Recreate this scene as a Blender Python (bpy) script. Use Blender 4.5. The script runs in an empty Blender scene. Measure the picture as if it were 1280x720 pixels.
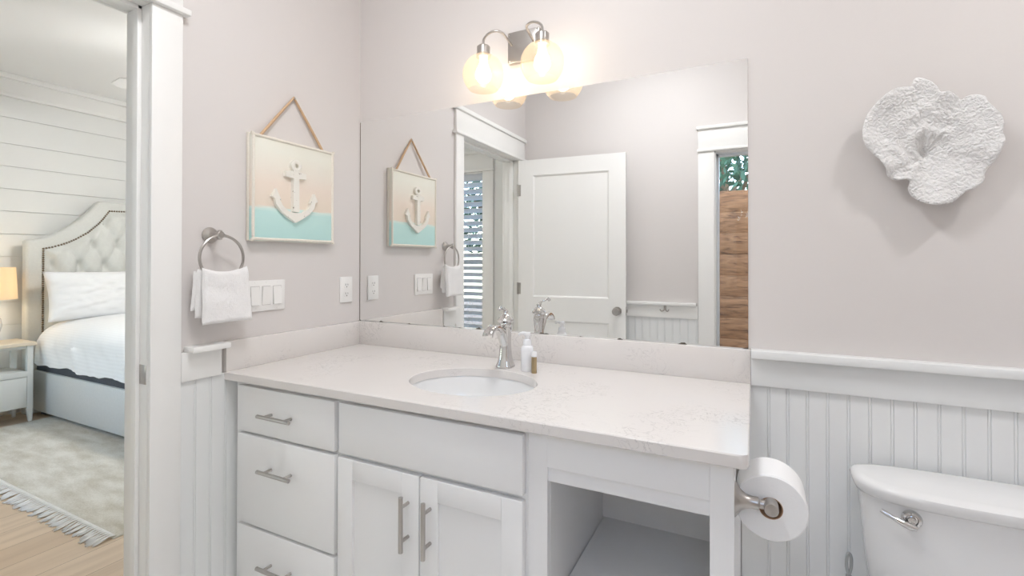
import bpy, bmesh, math, random
from mathutils import Vector, Matrix, noise
sc = bpy.context.scene
C = sc.collection
PI = math.pi

# ---------------------------------------------------------------- camera, sky, exposure
cd = bpy.data.cameras.new('camera')
cam = bpy.data.objects.new('camera', cd); C.objects.link(cam)
YAW, PITCH, ROLL = 0.46147, 0.006726, 0.00104
F_PX = 606.38
fwd = Vector((-math.sin(YAW), math.cos(YAW), 0)); rt = Vector((math.cos(YAW), math.sin(YAW), 0)); up = Vector((0, 0, 1))
f2 = math.cos(PITCH)*fwd + math.sin(PITCH)*up; u2 = -math.sin(PITCH)*fwd + math.cos(PITCH)*up
r3 = math.cos(ROLL)*rt + math.sin(ROLL)*u2; u3 = -math.sin(ROLL)*rt + math.cos(ROLL)*u2
M = Matrix.Identity(4)
for i in range(3):
    M[i][0] = r3[i]; M[i][1] = u3[i]; M[i][2] = -f2[i]
M[0][3], M[1][3], M[2][3] = 1.63607, -1.70088, 1.262
cam.matrix_world = M
cd.sensor_width = 36; cd.lens = F_PX/1280*36; cd.shift_y = -38.334/1280; cd.clip_start = 0.02; cd.clip_end = 200
sc.camera = cam

SKY_STRENGTH = 1.5
BATH_CAN = 300.0         # recessed can over the toilet
BATH_FILL = 40.5         # unseen ceiling dome, added as soft fill for the bathroom
BULB = 17.0             # vanity bulbs
BED_DOME = 150.0
LAMP_BULB = 60.0
w = bpy.data.worlds.new('sky'); sc.world = w; w.use_nodes = True
nt = w.node_tree
sky = nt.nodes.new('ShaderNodeTexSky'); sky.sky_type = 'NISHITA'; sky.sun_disc = False
sky.sun_elevation = math.radians(38); sky.sun_rotation = math.radians(20)
hz = nt.nodes.new('ShaderNodeHueSaturation'); hz.inputs['Saturation'].default_value = 0.75    # thin bright cloud
nt.links.new(sky.outputs[0], hz.inputs['Color']); nt.links.new(hz.outputs[0], nt.nodes['Background'].inputs[0])
nt.nodes['Background'].inputs[1].default_value = SKY_STRENGTH
vs = sc.view_settings
vs.view_transform = 'Standard'; vs.look = 'None'; vs.gamma = 1.0; vs.use_curve_mapping = False
vs.exposure = 0.05
try:
    sc.cycles.use_denoising = True
    sc.cycles.max_bounces = 14; sc.cycles.diffuse_bounces = 8; sc.cycles.glossy_bounces = 6
    sc.cycles.transparent_max_bounces = 16; sc.cycles.sample_clamp_indirect = 6.0
except Exception:
    pass

# ---------------------------------------------------------------- materials
def mat(name, col, rough=0.5, metal=0.0, spec=0.5, noise_amt=0.0, nscale=8.0, bump=0.0, bscale=120.0, coat=0.0, **kw):
    m = bpy.data.materials.new(name); m.use_nodes = True
    n = m.node_tree.nodes; l = m.node_tree.links; b = n['Principled BSDF']
    b.inputs['Base Color'].default_value = (*col, 1); b.inputs['Roughness'].default_value = rough
    b.inputs['Metallic'].default_value = metal; b.inputs['Specular IOR Level'].default_value = spec
    b.inputs['Coat Weight'].default_value = coat
    tc = n.new('ShaderNodeTexCoord')
    if noise_amt > 0:
        t = n.new('ShaderNodeTexNoise'); t.inputs['Scale'].default_value = nscale; t.inputs['Detail'].default_value = 4
        l.new(tc.outputs['Object'], t.inputs['Vector'])
        mx = n.new('ShaderNodeMix'); mx.data_type = 'RGBA'
        mx.inputs[6].default_value = (*[c*(1-noise_amt) for c in col], 1)
        mx.inputs[7].default_value = (*[min(1, c*(1+noise_amt)) for c in col], 1)
        l.new(t.outputs['Fac'], mx.inputs[0]); l.new(mx.outputs[2], b.inputs['Base Color'])
    if bump > 0:
        t = n.new('ShaderNodeTexNoise'); t.inputs['Scale'].default_value = bscale; t.inputs['Detail'].default_value = 3
        l.new(tc.outputs['Object'], t.inputs['Vector'])
        bp = n.new('ShaderNodeBump'); bp.inputs['Strength'].default_value = bump; bp.inputs['Distance'].default_value = 0.002
        l.new(t.outputs['Fac'], bp.inputs['Height']); l.new(bp.outputs[0], b.inputs['Normal'])
    for k, v in kw.items():
        b.inputs[k.replace('_', ' ')].default_value = v
    return m

def nodes(m): return m.node_tree.nodes, m.node_tree.links, m.node_tree.nodes['Principled BSDF']

M_wall = mat('greige_wall_paint', (0.69, 0.66, 0.645), 0.6, bump=0.05, bscale=220)
M_ceil = mat('white_ceiling_paint', (0.90, 0.90, 0.895), 0.7)
M_trim = mat('white_trim_paint', (0.86, 0.86, 0.845), 0.35, noise_amt=0.01)
M_bead = mat('white_beadboard_paint', (0.80, 0.815, 0.815), 0.32, noise_amt=0.01)
M_cab = mat('white_cabinet_lacquer', (0.86, 0.865, 0.865), 0.34, noise_amt=0.01, nscale=3)
M_ship = mat('white_shiplap_paint', (0.80, 0.81, 0.80), 0.5, noise_amt=0.012)
M_nickel = mat('brushed_nickel', (0.50, 0.475, 0.45), 0.3, 1.0, bump=0.04, bscale=400)
M_chrome = mat('polished_chrome', (0.68, 0.675, 0.67), 0.07, 1.0, noise_amt=0.02)
M_porc = mat('white_porcelain', (0.82, 0.825, 0.825), 0.12, coat=0.4, noise_amt=0.005)
M_plate = mat('white_plastic', (0.86, 0.855, 0.84), 0.3, noise_amt=0.004)
M_dark = mat('dark_slot', (0.06, 0.055, 0.05), 0.6, noise_amt=0.1)
M_gap = mat('grey_shadowed_plastic', (0.42, 0.41, 0.40), 0.6, noise_amt=0.05)
M_tp = mat('tissue_paper', (0.86, 0.865, 0.865), 0.9, bump=0.25, bscale=260, noise_amt=0.01)
M_card = mat('brown_cardboard', (0.42, 0.27, 0.17), 0.8, noise_amt=0.1)
M_fabric = mat('pale_grey_upholstery', (0.68, 0.69, 0.665), 0.85, noise_amt=0.06, nscale=60, bump=0.4, bscale=300)
M_nail = mat('antique_brass_nail', (0.22, 0.17, 0.12), 0.35, 0.9, noise_amt=0.1)
M_linen = mat('white_bed_linen', (0.84, 0.85, 0.865), 0.85, noise_amt=0.008)
M_char = mat('charcoal_fabric', (0.08, 0.085, 0.095), 0.9, noise_amt=0.15, nscale=80)
M_stand = mat('painted_nightstand', (0.72, 0.745, 0.73), 0.4, noise_amt=0.01)
M_standtop = mat('natural_wood_top', (0.74, 0.66, 0.53), 0.45, noise_amt=0.05, nscale=20)
M_rope = mat('jute_rope', (0.58, 0.40, 0.25), 0.9, noise_amt=0.2, nscale=200, bump=0.5, bscale=300)
M_cream = mat('cream_rope_border', (0.80, 0.76, 0.68), 0.8, noise_amt=0.08, nscale=150, bump=0.5, bscale=240)
M_lotion = mat('white_bottle_plastic', (0.84, 0.85, 0.87), 0.25, noise_amt=0.004)
M_gold = mat('bronze_metal', (0.42, 0.33, 0.2), 0.3, 1.0, noise_amt=0.05)
M_brushgrey = mat('grey_plastic', (0.36, 0.37, 0.37), 0.35, noise_amt=0.05)
M_sash = mat('white_vinyl_sash', (0.70, 0.74, 0.78), 0.35, noise_amt=0.01)
M_blind = mat('white_blind_slat', (0.80, 0.82, 0.84), 0.45, noise_amt=0.01)
_n, _l, _b = nodes(M_blind); _t = _n.new('ShaderNodeBsdfTranslucent'); _t.inputs[0].default_value = (0.75, 0.82, 0.9, 1)
_m = _n.new('ShaderNodeMixShader'); _m.inputs[0].default_value = 0.3
_l.new(_b.outputs[0], _m.inputs[1]); _l.new(_t.outputs[0], _m.inputs[2]); _l.new(_m.outputs[0], _n['Material Output'].inputs[0])
M_bark = mat('tree_bark', (0.10, 0.075, 0.05), 0.9, noise_amt=0.3, nscale=20)
M_leaf = mat('green_leaf', (0.045, 0.11, 0.075), 0.6, noise_amt=0.4, nscale=3)
M_soil = mat('garden_soil', (0.16, 0.12, 0.09), 0.95, noise_amt=0.3, nscale=5)
M_fan = mat('white_fan_blade', (0.84, 0.84, 0.83), 0.4, noise_amt=0.01)

def m_towel():
    m = mat('white_terry', (0.87, 0.865, 0.865), 0.95, bump=0.9, bscale=330, noise_amt=0.01)
    return m
M_towel = m_towel()

def m_emit(name, col, s, body=(0.9, 0.88, 0.82)):
    m = mat(name, body, 0.4, noise_amt=0.002)
    n, l, b = nodes(m)
    b.inputs['Emission Color'].default_value = (*col, 1); b.inputs['Emission Strength'].default_value = s
    return m
M_can = m_emit('lit_can_lens', (1, 0.99, 0.985), BATH_CAN)
M_fill_dome = m_emit('lit_fill_dome', (0.955, 0.97, 1.0), BATH_FILL)
M_bulb = m_emit('lit_warm_bulb', (1, 0.90, 0.79), BULB)
M_beddome = m_emit('lit_fan_bowl', (1.0, 0.985, 0.95), BED_DOME)
M_lampbulb = m_emit('lit_lamp_bulb', (1, 0.78, 0.5), LAMP_BULB)

def m_globe():
    m = bpy.data.materials.new('champagne_glass'); m.use_nodes = True
    n = m.node_tree.nodes; l = m.node_tree.links; n.remove(n['Principled BSDF'])
    tr = n.new('ShaderNodeBsdfTransparent'); tl = n.new('ShaderNodeBsdfTranslucent'); gl = n.new('ShaderNodeBsdfGlossy')
    lw = n.new('ShaderNodeLayerWeight'); lw.inputs['Blend'].default_value = 0.35
    ramp = n.new('ShaderNodeMix'); ramp.data_type = 'RGBA'
    ramp.inputs[6].default_value = (0.97, 0.91, 0.82, 1); ramp.inputs[7].default_value = (0.92, 0.79, 0.64, 1)
    l.new(lw.outputs['Facing'], ramp.inputs[0]); l.new(ramp.outputs[2], tr.inputs[0])
    tl.inputs[0].default_value = (0.95, 0.82, 0.66, 1); gl.inputs['Roughness'].default_value = 0.03
    gl.inputs[0].default_value = (1, 0.97, 0.92, 1)
    a = n.new('ShaderNodeMixShader'); a.inputs[0].default_value = 0.16
    l.new(tr.outputs[0], a.inputs[1]); l.new(tl.outputs[0], a.inputs[2])
    c = n.new('ShaderNodeMixShader'); fr = n.new('ShaderNodeMath'); fr.operation = 'POWER'; fr.inputs[1].default_value = 3.0; l.new(lw.outputs['Facing'], fr.inputs[0])
    f5 = n.new('ShaderNodeMath'); f5.operation = 'MULTIPLY_ADD'; f5.inputs[1].default_value = 0.25; f5.inputs[2].default_value = 0.02; l.new(fr.outputs[0], f5.inputs[0])
    l.new(f5.outputs[0], c.inputs[0]); l.new(a.outputs[0], c.inputs[1]); l.new(gl.outputs[0], c.inputs[2])
    l.new(c.outputs[0], n['Material Output'].inputs[0])
    return m
M_globe = m_globe()

def m_pane():
    m = bpy.data.materials.new('window_glass'); m.use_nodes = True
    n = m.node_tree.nodes; l = m.node_tree.links; n.remove(n['Principled BSDF'])
    tr = n.new('ShaderNodeBsdfTransparent'); tr.inputs[0].default_value = (0.96, 0.98, 0.98, 1)
    gl = n.new('ShaderNodeBsdfGlossy'); gl.inputs['Roughness'].default_value = 0.01
    fr = n.new('ShaderNodeFresnel'); fr.inputs[0].default_value = 1.3
    c = n.new('ShaderNodeMixShader'); l.new(fr.outputs[0], c.inputs[0]); l.new(tr.outputs[0], c.inputs[1]); l.new(gl.outputs[0], c.inputs[2])
    l.new(c.outputs[0], n['Material Output'].inputs[0])
    return m
M_pane = m_pane()

def m_shade():
    m = mat('linen_lamp_shade', (0.86, 0.80, 0.68), 0.9, noise_amt=0.04, nscale=90)
    n, l, b = nodes(m)
    tl = n.new('ShaderNodeBsdfTranslucent'); tl.inputs[0].default_value = (0.9, 0.78, 0.58, 1)
    c = n.new('ShaderNodeMixShader'); c.inputs[0].default_value = 0.5
    l.new(b.outputs[0], c.inputs[1]); l.new(tl.outputs[0], c.inputs[2]); l.new(c.outputs[0], n['Material Output'].inputs[0])
    return m
M_shade = m_shade()

def m_mirror():
    m = mat('mirror_silver', (0.90, 0.905, 0.90), 0.0, 1.0)
    n, l, b = nodes(m)
    # desilvered flecks creeping up from the bottom edge
    tc = n.new('ShaderNodeTexCoord'); sp = n.new('ShaderNodeSeparateXYZ'); l.new(tc.outputs['Object'], sp.inputs[0])
    t = n.new('ShaderNodeTexNoise'); t.inputs['Scale'].default_value = 14; t.inputs['Detail'].default_value = 5
    cb = n.new('ShaderNodeCombineXYZ'); l.new(sp.outputs['X'], cb.inputs[0])
    l.new(cb.outputs[0], t.inputs['Vector'])
    h = n.new('ShaderNodeMath'); h.operation = 'MULTIPLY_ADD'; h.inputs[1].default_value = 0.07; h.inputs[2].default_value = -0.0390
    l.new(t.outputs['Fac'], h.inputs[0])
    lt = n.new('ShaderNodeMath'); lt.operation = 'LESS_THAN'; l.new(sp.outputs['Z'], lt.inputs[0]); l.new(h.outputs[0], lt.inputs[1])
    mx = n.new('ShaderNodeMix'); mx.data_type = 'RGBA'; mx.inputs[6].default_value = (0.90, 0.905, 0.90, 1); mx.inputs[7].default_value = (0.16, 0.14, 0.12, 1)
    l.new(lt.outputs[0], mx.inputs[0]); l.new(mx.outputs[2], b.inputs['Base Color'])
    r = n.new('ShaderNodeMath'); r.operation = 'MULTIPLY'; r.inputs[1].default_value = 0.6; l.new(lt.outputs[0], r.inputs[0]); l.new(r.outputs[0], b.inputs['Roughness'])
    return m
M_mirror = m_mirror()

def m_quartz():
    m = mat('white_veined_quartz', (0.86, 0.825, 0.80), 0.12, spec=0.5)
    n, l, b = nodes(m)
    tc = n.new('ShaderNodeTexCoord')
    w1 = n.new('ShaderNodeTexNoise'); w1.inputs['Scale'].default_value = 17; w1.inputs['Detail'].default_value = 8; w1.inputs['Distortion'].default_value = 2.6
    l.new(tc.outputs['Object'], w1.inputs['Vector'])
    a = n.new('ShaderNodeMath'); a.operation = 'SUBTRACT'; a.inputs[1].default_value = 0.5; l.new(w1.outputs['Fac'], a.inputs[0])
    ab = n.new('ShaderNodeMath'); ab.operation = 'ABSOLUTE'; l.new(a.outputs[0], ab.inputs[0])
    r = n.new('ShaderNodeMapRange'); r.inputs[1].default_value = 0.0; r.inputs[2].default_value = 0.022; r.inputs[3].default_value = 1; r.inputs[4].default_value = 0
    l.new(ab.outputs[0], r.inputs[0])
    p = n.new('ShaderNodeTexNoise'); p.inputs['Scale'].default_value = 4.2; p.inputs['Detail'].default_value = 2
    l.new(tc.outputs['Object'], p.inputs['Vector'])
    r2 = n.new('ShaderNodeMapRange'); r2.inputs[1].default_value = 0.49; r2.inputs[2].default_value = 0.63; l.new(p.outputs['Fac'], r2.inputs[0])
    q = n.new('ShaderNodeMath'); q.operation = 'MULTIPLY'; l.new(r.outputs[0], q.inputs[0]); l.new(r2.outputs[0], q.inputs[1])
    q2 = n.new('ShaderNodeMath'); q2.operation = 'MULTIPLY'; q2.inputs[1].default_value = 0.62; l.new(q.outputs[0], q2.inputs[0])
    mx = n.new('ShaderNodeMix'); mx.data_type = 'RGBA'; mx.inputs[6].default_value = (0.74, 0.712, 0.690, 1); mx.inputs[7].default_value = (0.45, 0.43, 0.42, 1)
    l.new(q2.outputs[0], mx.inputs[0]); l.new(mx.outputs[2], b.inputs['Base Color'])
    return m
M_quartz = m_quartz()

def m_planks(name, cols, length_axis, width, rough=0.4, grain=1.0, offset=0.0, gap=(0.2, 0.13, 0.08)):
    """wood boards: a tone per board plus grain stretched along it"""
    m = mat(name, cols[0], rough)
    n, l, b = nodes(m)
    tc = n.new('ShaderNodeTexCoord'); sp = n.new('ShaderNodeSeparateXYZ'); l.new(tc.outputs['Object'], sp.inputs[0])
    wa = {'y': 'X', 'x': 'Z'}[length_axis]
    d = n.new('ShaderNodeMath'); d.operation = 'MULTIPLY_ADD'; d.inputs[1].default_value = 1/width; d.inputs[2].default_value = offset; l.new(sp.outputs[wa], d.inputs[0])
    fl = n.new('ShaderNodeMath'); fl.operation = 'FLOOR'; l.new(d.outputs[0], fl.inputs[0])
    wn = n.new('ShaderNodeTexWhiteNoise'); wn.noise_dimensions = '1D'; l.new(fl.outputs[0], wn.inputs['W'])
    mp = n.new('ShaderNodeMapping'); l.new(tc.outputs['Object'], mp.inputs[0])
    mp.inputs['Scale'].default_value = (9, 0.7, 9) if length_axis == 'y' else (0.9, 10, 10)
    ad = n.new('ShaderNodeVectorMath'); ad.operation = 'ADD'; l.new(mp.outputs[0], ad.inputs[0]); 
    sc_ = n.new('ShaderNodeVectorMath'); sc_.operation = 'SCALE'; sc_.inputs['Scale'].default_value = 13; l.new(wn.outputs['Color'], sc_.inputs[0]); l.new(sc_.outputs[0], ad.inputs[1])
    g = n.new('ShaderNodeTexNoise'); g.inputs['Scale'].default_value = 1.7; g.inputs['Detail'].default_value = 7; g.inputs['Distortion'].default_value = 0.6
    l.new(ad.outputs[0], g.inputs['Vector'])
    mx = n.new('ShaderNodeMix'); mx.data_type = 'RGBA'; mx.inputs[6].default_value = (*cols[0], 1); mx.inputs[7].default_value = (*cols[1], 1)
    l.new(wn.outputs['Value'], mx.inputs[0])
    m2 = n.new('ShaderNodeMix'); m2.data_type = 'RGBA'; m2.inputs[7].default_value = (*cols[2], 1)
    rr = n.new('ShaderNodeMapRange'); rr.inputs[1].default_value = 0.42; rr.inputs[2].default_value = 0.72; rr.inputs[4].default_value = grain; l.new(g.outputs['Fac'], rr.inputs[0])
    l.new(rr.outputs[0], m2.inputs[0]); l.new(mx.outputs[2], m2.inputs[6])
    fr = n.new('ShaderNodeMath'); fr.operation = 'FRACT'; l.new(d.outputs[0], fr.inputs[0])
    lt = n.new('ShaderNodeMath'); lt.operation = 'LESS_THAN'; lt.inputs[1].default_value = 0.012; l.new(fr.outputs[0], lt.inputs[0])
    m3 = n.new('ShaderNodeMix'); m3.data_type = 'RGBA'; m3.inputs[7].default_value = (*gap, 1); l.new(lt.outputs[0], m3.inputs[0]); l.new(m2.outputs[2], m3.inputs[6])
    l.new(m3.outputs[2], b.inputs['Base Color'])
    return m
M_floor = m_planks('light_oak_floor', ((0.60, 0.47, 0.34), (0.70, 0.57, 0.43), (0.45, 0.33, 0.23)), 'y', 0.18, 0.4, 0.55)
def m_fence():
    m = mat('weathered_cedar', (0.3, 0.16, 0.08), 0.75)
    n, l, b = nodes(m)
    tc = n.new('ShaderNodeTexCoord'); oi = n.new('ShaderNodeObjectInfo')
    mp = n.new('ShaderNodeMapping'); mp.inputs['Scale'].default_value = (2.2, 14, 14); l.new(tc.outputs['Object'], mp.inputs[0])
    ad = n.new('ShaderNodeVectorMath'); ad.operation = 'ADD'; l.new(mp.outputs[0], ad.inputs[0]); l.new(oi.outputs['Random'], ad.inputs[1])
    g = n.new('ShaderNodeTexNoise'); g.inputs['Scale'].default_value = 2.6; g.inputs['Detail'].default_value = 8; g.inputs['Distortion'].default_value = 1.2
    l.new(ad.outputs[0], g.inputs['Vector'])
    cr = n.new('ShaderNodeValToRGB'); e = cr.color_ramp.elements
    e[0].position = 0.28; e[0].color = (0.10, 0.045, 0.02, 1); e[1].position = 0.74; e[1].color = (0.43, 0.23, 0.11, 1)
    x = cr.color_ramp.elements.new(0.46); x.color = (0.29, 0.145, 0.066, 1)
    l.new(g.outputs['Fac'], cr.inputs[0]); l.new(cr.outputs[0], b.inputs['Base Color'])
    return m
M_fence = m_fence()
M_tile = mat('pale_floor_tile', (0.83, 0.825, 0.815), 0.35, noise_amt=0.04, nscale=5)

def m_rug():
    m = mat('ivory_rug_pile', (0.66, 0.65, 0.58), 0.95, bump=1.0, bscale=160)
    n, l, b = nodes(m)
    tc = n.new('ShaderNodeTexCoord')
    mp = n.new('ShaderNodeMapping'); mp.inputs['Scale'].default_value = (3, 8, 1); mp.inputs['Rotation'].default_value = (0, 0, 0.5); l.new(tc.outputs['Object'], mp.inputs[0])
    a = n.new('ShaderNodeTexNoise'); a.inputs['Scale'].default_value = 1.6; a.inputs['Detail'].default_value = 6; l.new(mp.outputs[0], a.inputs['Vector'])
    f = n.new('ShaderNodeTexNoise'); f.inputs['Scale'].default_value = 130; f.inputs['Detail'].default_value = 2; l.new(tc.outputs['Object'], f.inputs['Vector'])
    cr = n.new('ShaderNodeValToRGB'); e = cr.color_ramp.elements
    e[0].position = 0.3; e[0].color = (0.50, 0.47, 0.39, 1); e[1].position = 0.62; e[1].color = (0.72, 0.71, 0.65, 1)
    ad = n.new('ShaderNodeMath'); ad.operation = 'MULTIPLY_ADD'; ad.inputs[1].default_value = 0.35; l.new(f.outputs['Fac'], ad.inputs[0])
    s2 = n.new('ShaderNodeMath'); s2.operation = 'MULTIPLY_ADD'; s2.inputs[1].default_value = 0.75; s2.inputs[2].default_value = -0.07; l.new(a.outputs['Fac'], s2.inputs[0]); l.new(s2.outputs[0], ad.inputs[2])
    l.new(ad.outputs[0], cr.inputs[0]); l.new(cr.outputs[0], b.inputs['Base Color'])
    return m
M_rug = m_rug()
M_fringe = mat('white_fringe_yarn', (0.84, 0.85, 0.84), 0.95, noise_amt=0.05, nscale=60)

def m_plaque():
    """painted board: pale green sky, peach band, aqua sea with a firm waterline (object space: z height)"""
    m = mat('painted_seascape', (0.8, 0.8, 0.7), 0.55)
    n, l, b = nodes(m)
    tc = n.new('ShaderNodeTexCoord'); sp = n.new('ShaderNodeSeparateXYZ'); l.new(tc.outputs['Object'], sp.inputs[0])
    mp = n.new('ShaderNodeMapping'); mp.inputs['Scale'].default_value = (1, 3, 60); l.new(tc.outputs['Object'], mp.inputs[0])
    t = n.new('ShaderNodeTexNoise'); t.inputs['Scale'].default_value = 2.5; t.inputs['Detail'].default_value = 4; l.new(mp.outputs[0], t.inputs['Vector'])
    h = n.new('ShaderNodeMath'); h.operation = 'MULTIPLY_ADD'; h.inputs[1].default_value = 0.03; l.new(t.outputs['Fac'], h.inputs[0]); l.new(sp.outputs['Z'], h.inputs[2])
    r = n.new('ShaderNodeMapRange'); r.inputs[1].default_value = 0.015; r.inputs[2].default_value = 0.405; l.new(h.outputs[0], r.inputs[0])
    cr = n.new('ShaderNodeValToRGB'); e = cr.color_ramp.elements
    e[0].position = 0.0; e[0].color = (0.50, 0.76, 0.74, 1); e[1].position = 1.0; e[1].color = (0.78, 0.77, 0.69, 1)
    for pos, c in ((0.28, (0.55, 0.79, 0.76, 1)), (0.318, (0.70, 0.83, 0.79, 1)), (0.33, (0.80, 0.71, 0.60, 1)), (0.55, (0.81, 0.71, 0.62, 1)), (0.72, (0.79, 0.75, 0.67, 1)), (0.88, (0.78, 0.78, 0.70, 1))):
        x = cr.color_ramp.elements.new(pos); x.color = c
    l.new(r.outputs[0], cr.inputs[0]); l.new(cr.outputs[0], b.inputs['Base Color'])
    return m
M_plaque = m_plaque()
def m_chip(name, base, chip, scale, thr):
    m = mat(name, base, 0.55, bump=0.3, bscale=90)
    n, l, b = nodes(m)
    tc = n.new('ShaderNodeTexCoord'); t = n.new('ShaderNodeTexNoise'); t.inputs['Scale'].default_value = scale; t.inputs['Detail'].default_value = 3
    l.new(tc.outputs['Object'], t.inputs['Vector'])
    g = n.new('ShaderNodeMath'); g.operation = 'GREATER_THAN'; g.inputs[1].default_value = thr; l.new(t.outputs['Fac'], g.inputs[0])
    mx = n.new('ShaderNodeMix'); mx.data_type = 'RGBA'; mx.inputs[6].default_value = (*base, 1); mx.inputs[7].default_value = (*chip, 1)
    l.new(g.outputs[0], mx.inputs[0]); l.new(mx.outputs[2], b.inputs['Base Color'])
    return m
M_anchor = m_chip('chipped_cream_paint', (0.82, 0.80, 0.74), (0.30, 0.26, 0.21), 95, 0.705)
def m_coral():
    m = mat('white_coral', (0.77, 0.765, 0.76), 0.9)
    n, l, b = nodes(m)
    tc = n.new('ShaderNodeTexCoord')
    v = n.new('ShaderNodeTexVoronoi'); v.inputs['Scale'].default_value = 125; v.feature = 'F1'
    nz = n.new('ShaderNodeTexNoise'); nz.inputs['Scale'].default_value = 60; nz.inputs['Detail'].default_value = 3
    l.new(tc.outputs['Object'], nz.inputs['Vector'])
    mixv = n.new('ShaderNodeMix'); mixv.data_type = 'VECTOR'; mixv.inputs[0].default_value = 0.02
    l.new(tc.outputs['Object'], mixv.inputs[4]); l.new(nz.outputs['Color'], mixv.inputs[5]); l.new(mixv.outputs[1], v.inputs['Vector'])
    bp = n.new('ShaderNodeBump'); bp.inputs['Strength'].default_value = 0.9; bp.inputs['Distance'].default_value = 0.0045; bp.invert = True
    l.new(v.outputs['Distance'], bp.inputs['Height']); l.new(bp.outputs[0], b.inputs['Normal'])
    return m
M_coral = m_coral()
def m_duvet():
    m = mat('white_striped_duvet', (0.84, 0.85, 0.865), 0.8)
    n, l, b = nodes(m)
    tc = n.new('ShaderNodeTexCoord'); wv = n.new('ShaderNodeTexWave'); wv.bands_direction = 'DIAGONAL'; wv.inputs['Scale'].default_value = 22
    mp = n.new('ShaderNodeMapping'); mp.inputs['Scale'].default_value = (0.0, 1, 1); l.new(tc.outputs['Object'], mp.inputs[0])
    l.new(mp.outputs[0], wv.inputs['Vector'])
    mx = n.new('ShaderNodeMix'); mx.data_type = 'RGBA'; mx.inputs[6].default_value = (0.81, 0.815, 0.82, 1); mx.inputs[7].default_value = (0.845, 0.85, 0.855, 1)
    l.new(wv.outputs['Fac'], mx.inputs[0]); l.new(mx.outputs[2], b.inputs['Base Color'])
    return m
M_duvet = m_duvet()

# ---------------------------------------------------------------- mesh helpers
WM = {}     # world matrix of every built object by name
def box(bm, x0, x1, y0, y1, z0, z1, bev=0.0, seg=2):
    t = bmesh.new()
    bmesh.ops.create_cube(t, size=1)
    for v in t.verts:
        v.co = Vector(((x0+x1)/2 + v.co.x*(x1-x0), (y0+y1)/2 + v.co.y*(y1-y0), (z0+z1)/2 + v.co.z*(z1-z0)))
    if bev > 0:
        bmesh.ops.bevel(t, geom=t.edges[:], offset=bev, segments=seg, profile=0.5, affect='EDGES')
    join(bm, t)
def join(bm, t):
    vm = {}
    for v in t.verts: vm[v] = bm.verts.new(v.co)
    for f in t.faces:
        try: bm.faces.new([vm[v] for v in f.verts])
        except ValueError: pass
    t.free()
def frame(axis):
    axis = Vector(axis).normalized()
    a = Vector((0, 0, 1)) if abs(axis.z) < 0.9 else Vector((1, 0, 0))
    u = axis.cross(a).normalized(); v = axis.cross(u).normalized()
    return u, v, axis
def lathe(bm, prof, origin, axis=(0, 0, 1), seg=32, cap=True, sx=1.0, sy=1.0):
    """prof: list of (radius, height along axis)"""
    u, v, a = frame(axis); o = Vector(origin); rings = []
    for r, h in prof:
        if r < 1e-6: rings.append([bm.verts.new(o + a*h)])
        else: rings.append([bm.verts.new(o + a*h + u*(r*sx*math.cos(2*PI*i/seg)) + v*(r*sy*math.sin(2*PI*i/seg))) for i in range(seg)])
    for A, B in zip(rings, rings[1:]):
        for i in range(seg):
            j = (i+1) % seg
            if len(A) == 1 and len(B) == 1: continue
            if len(A) == 1: bm.faces.new((A[0], B[j], B[i]))
            elif len(B) == 1: bm.faces.new((A[i], A[j], B[0]))
            else: bm.faces.new((A[i], A[j], B[j], B[i]))
    if cap:
        if len(rings[0]) > 1: bm.faces.new(rings[0][::-1])
        if len(rings[-1]) > 1: bm.faces.new(rings[-1])
def catmull(pts, n=6, closed=False):
    P = [Vector(p) for p in pts]; out = []
    N = len(P); rng = range(N) if closed else range(N-1)
    for i in rng:
        p0 = P[(i-1) % N] if closed or i > 0 else P[0]; p1 = P[i]; p2 = P[(i+1) % N]; p3 = P[(i+2) % N] if closed or i+2 < N else P[-1]
        for k in range(n):
            t = k/n
            out.append(0.5*((2*p1) + (-p0+p2)*t + (2*p0-5*p1+4*p2-p3)*t*t + (-p0+3*p1-3*p2+p3)*t**3))
    if not closed: out.append(P[-1])
    return out
def tube(bm, pts, r, seg=10, closed=False, cap=True):
    P = [Vector(p) for p in pts]; N = len(P); rings = []
    T = []
    for i in range(N):
        a = P[(i-1) % N] if closed or i > 0 else P[i]; b = P[(i+1) % N] if closed or i < N-1 else P[i]
        T.append((b-a).normalized())
    u = frame(T[0])[0]
    for i in range(N):
        u = (u - T[i]*u.dot(T[i])).normalized(); v = T[i].cross(u)
        rr = r[i] if isinstance(r, (list, tuple)) else r
        rings.append([bm.verts.new(P[i] + (u*math.cos(2*PI*k/seg) + v*math.sin(2*PI*k/seg))*rr) for k in range(seg)])
    for i in range(N if closed else N-1):
        A, B = rings[i], rings[(i+1) % N]
        for k in range(seg):
            j = (k+1) % seg; bm.faces.new((A[k], A[j], B[j], B[k]))
    if cap and not closed:
        bm.faces.new(rings[0][::-1]); bm.faces.new(rings[-1])
def prism(bm, poly, plane, d0, d1, bev=0.0):
    """extrude a 2-D outline; plane 'yz' -> along x, 'xz' -> along y, 'xy' -> along z"""
    f = {'yz': lambda p, d: (d, p[0], p[1]), 'xz': lambda p, d: (p[0], d, p[1]), 'xy': lambda p, d: (p[0], p[1], d)}[plane]
    t = bmesh.new()
    A = [t.verts.new(f(p, d0)) for p in poly]; B = [t.verts.new(f(p, d1)) for p in poly]
    t.faces.new(A); top = t.faces.new(B[::-1]); n = len(poly)
    for i in range(n): t.faces.new((A[i], B[i], B[(i+1) % n], A[(i+1) % n]))
    bmesh.ops.recalc_face_normals(t, faces=t.faces[:])
    if bev > 0:
        bmesh.ops.bevel(t, geom=[e for e in t.edges if abs(f((0, 0), 1)[0]) and 0 or (e in top.edges)], offset=bev, segments=2, profile=0.5, affect='EDGES')
    join(bm, t)
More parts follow.
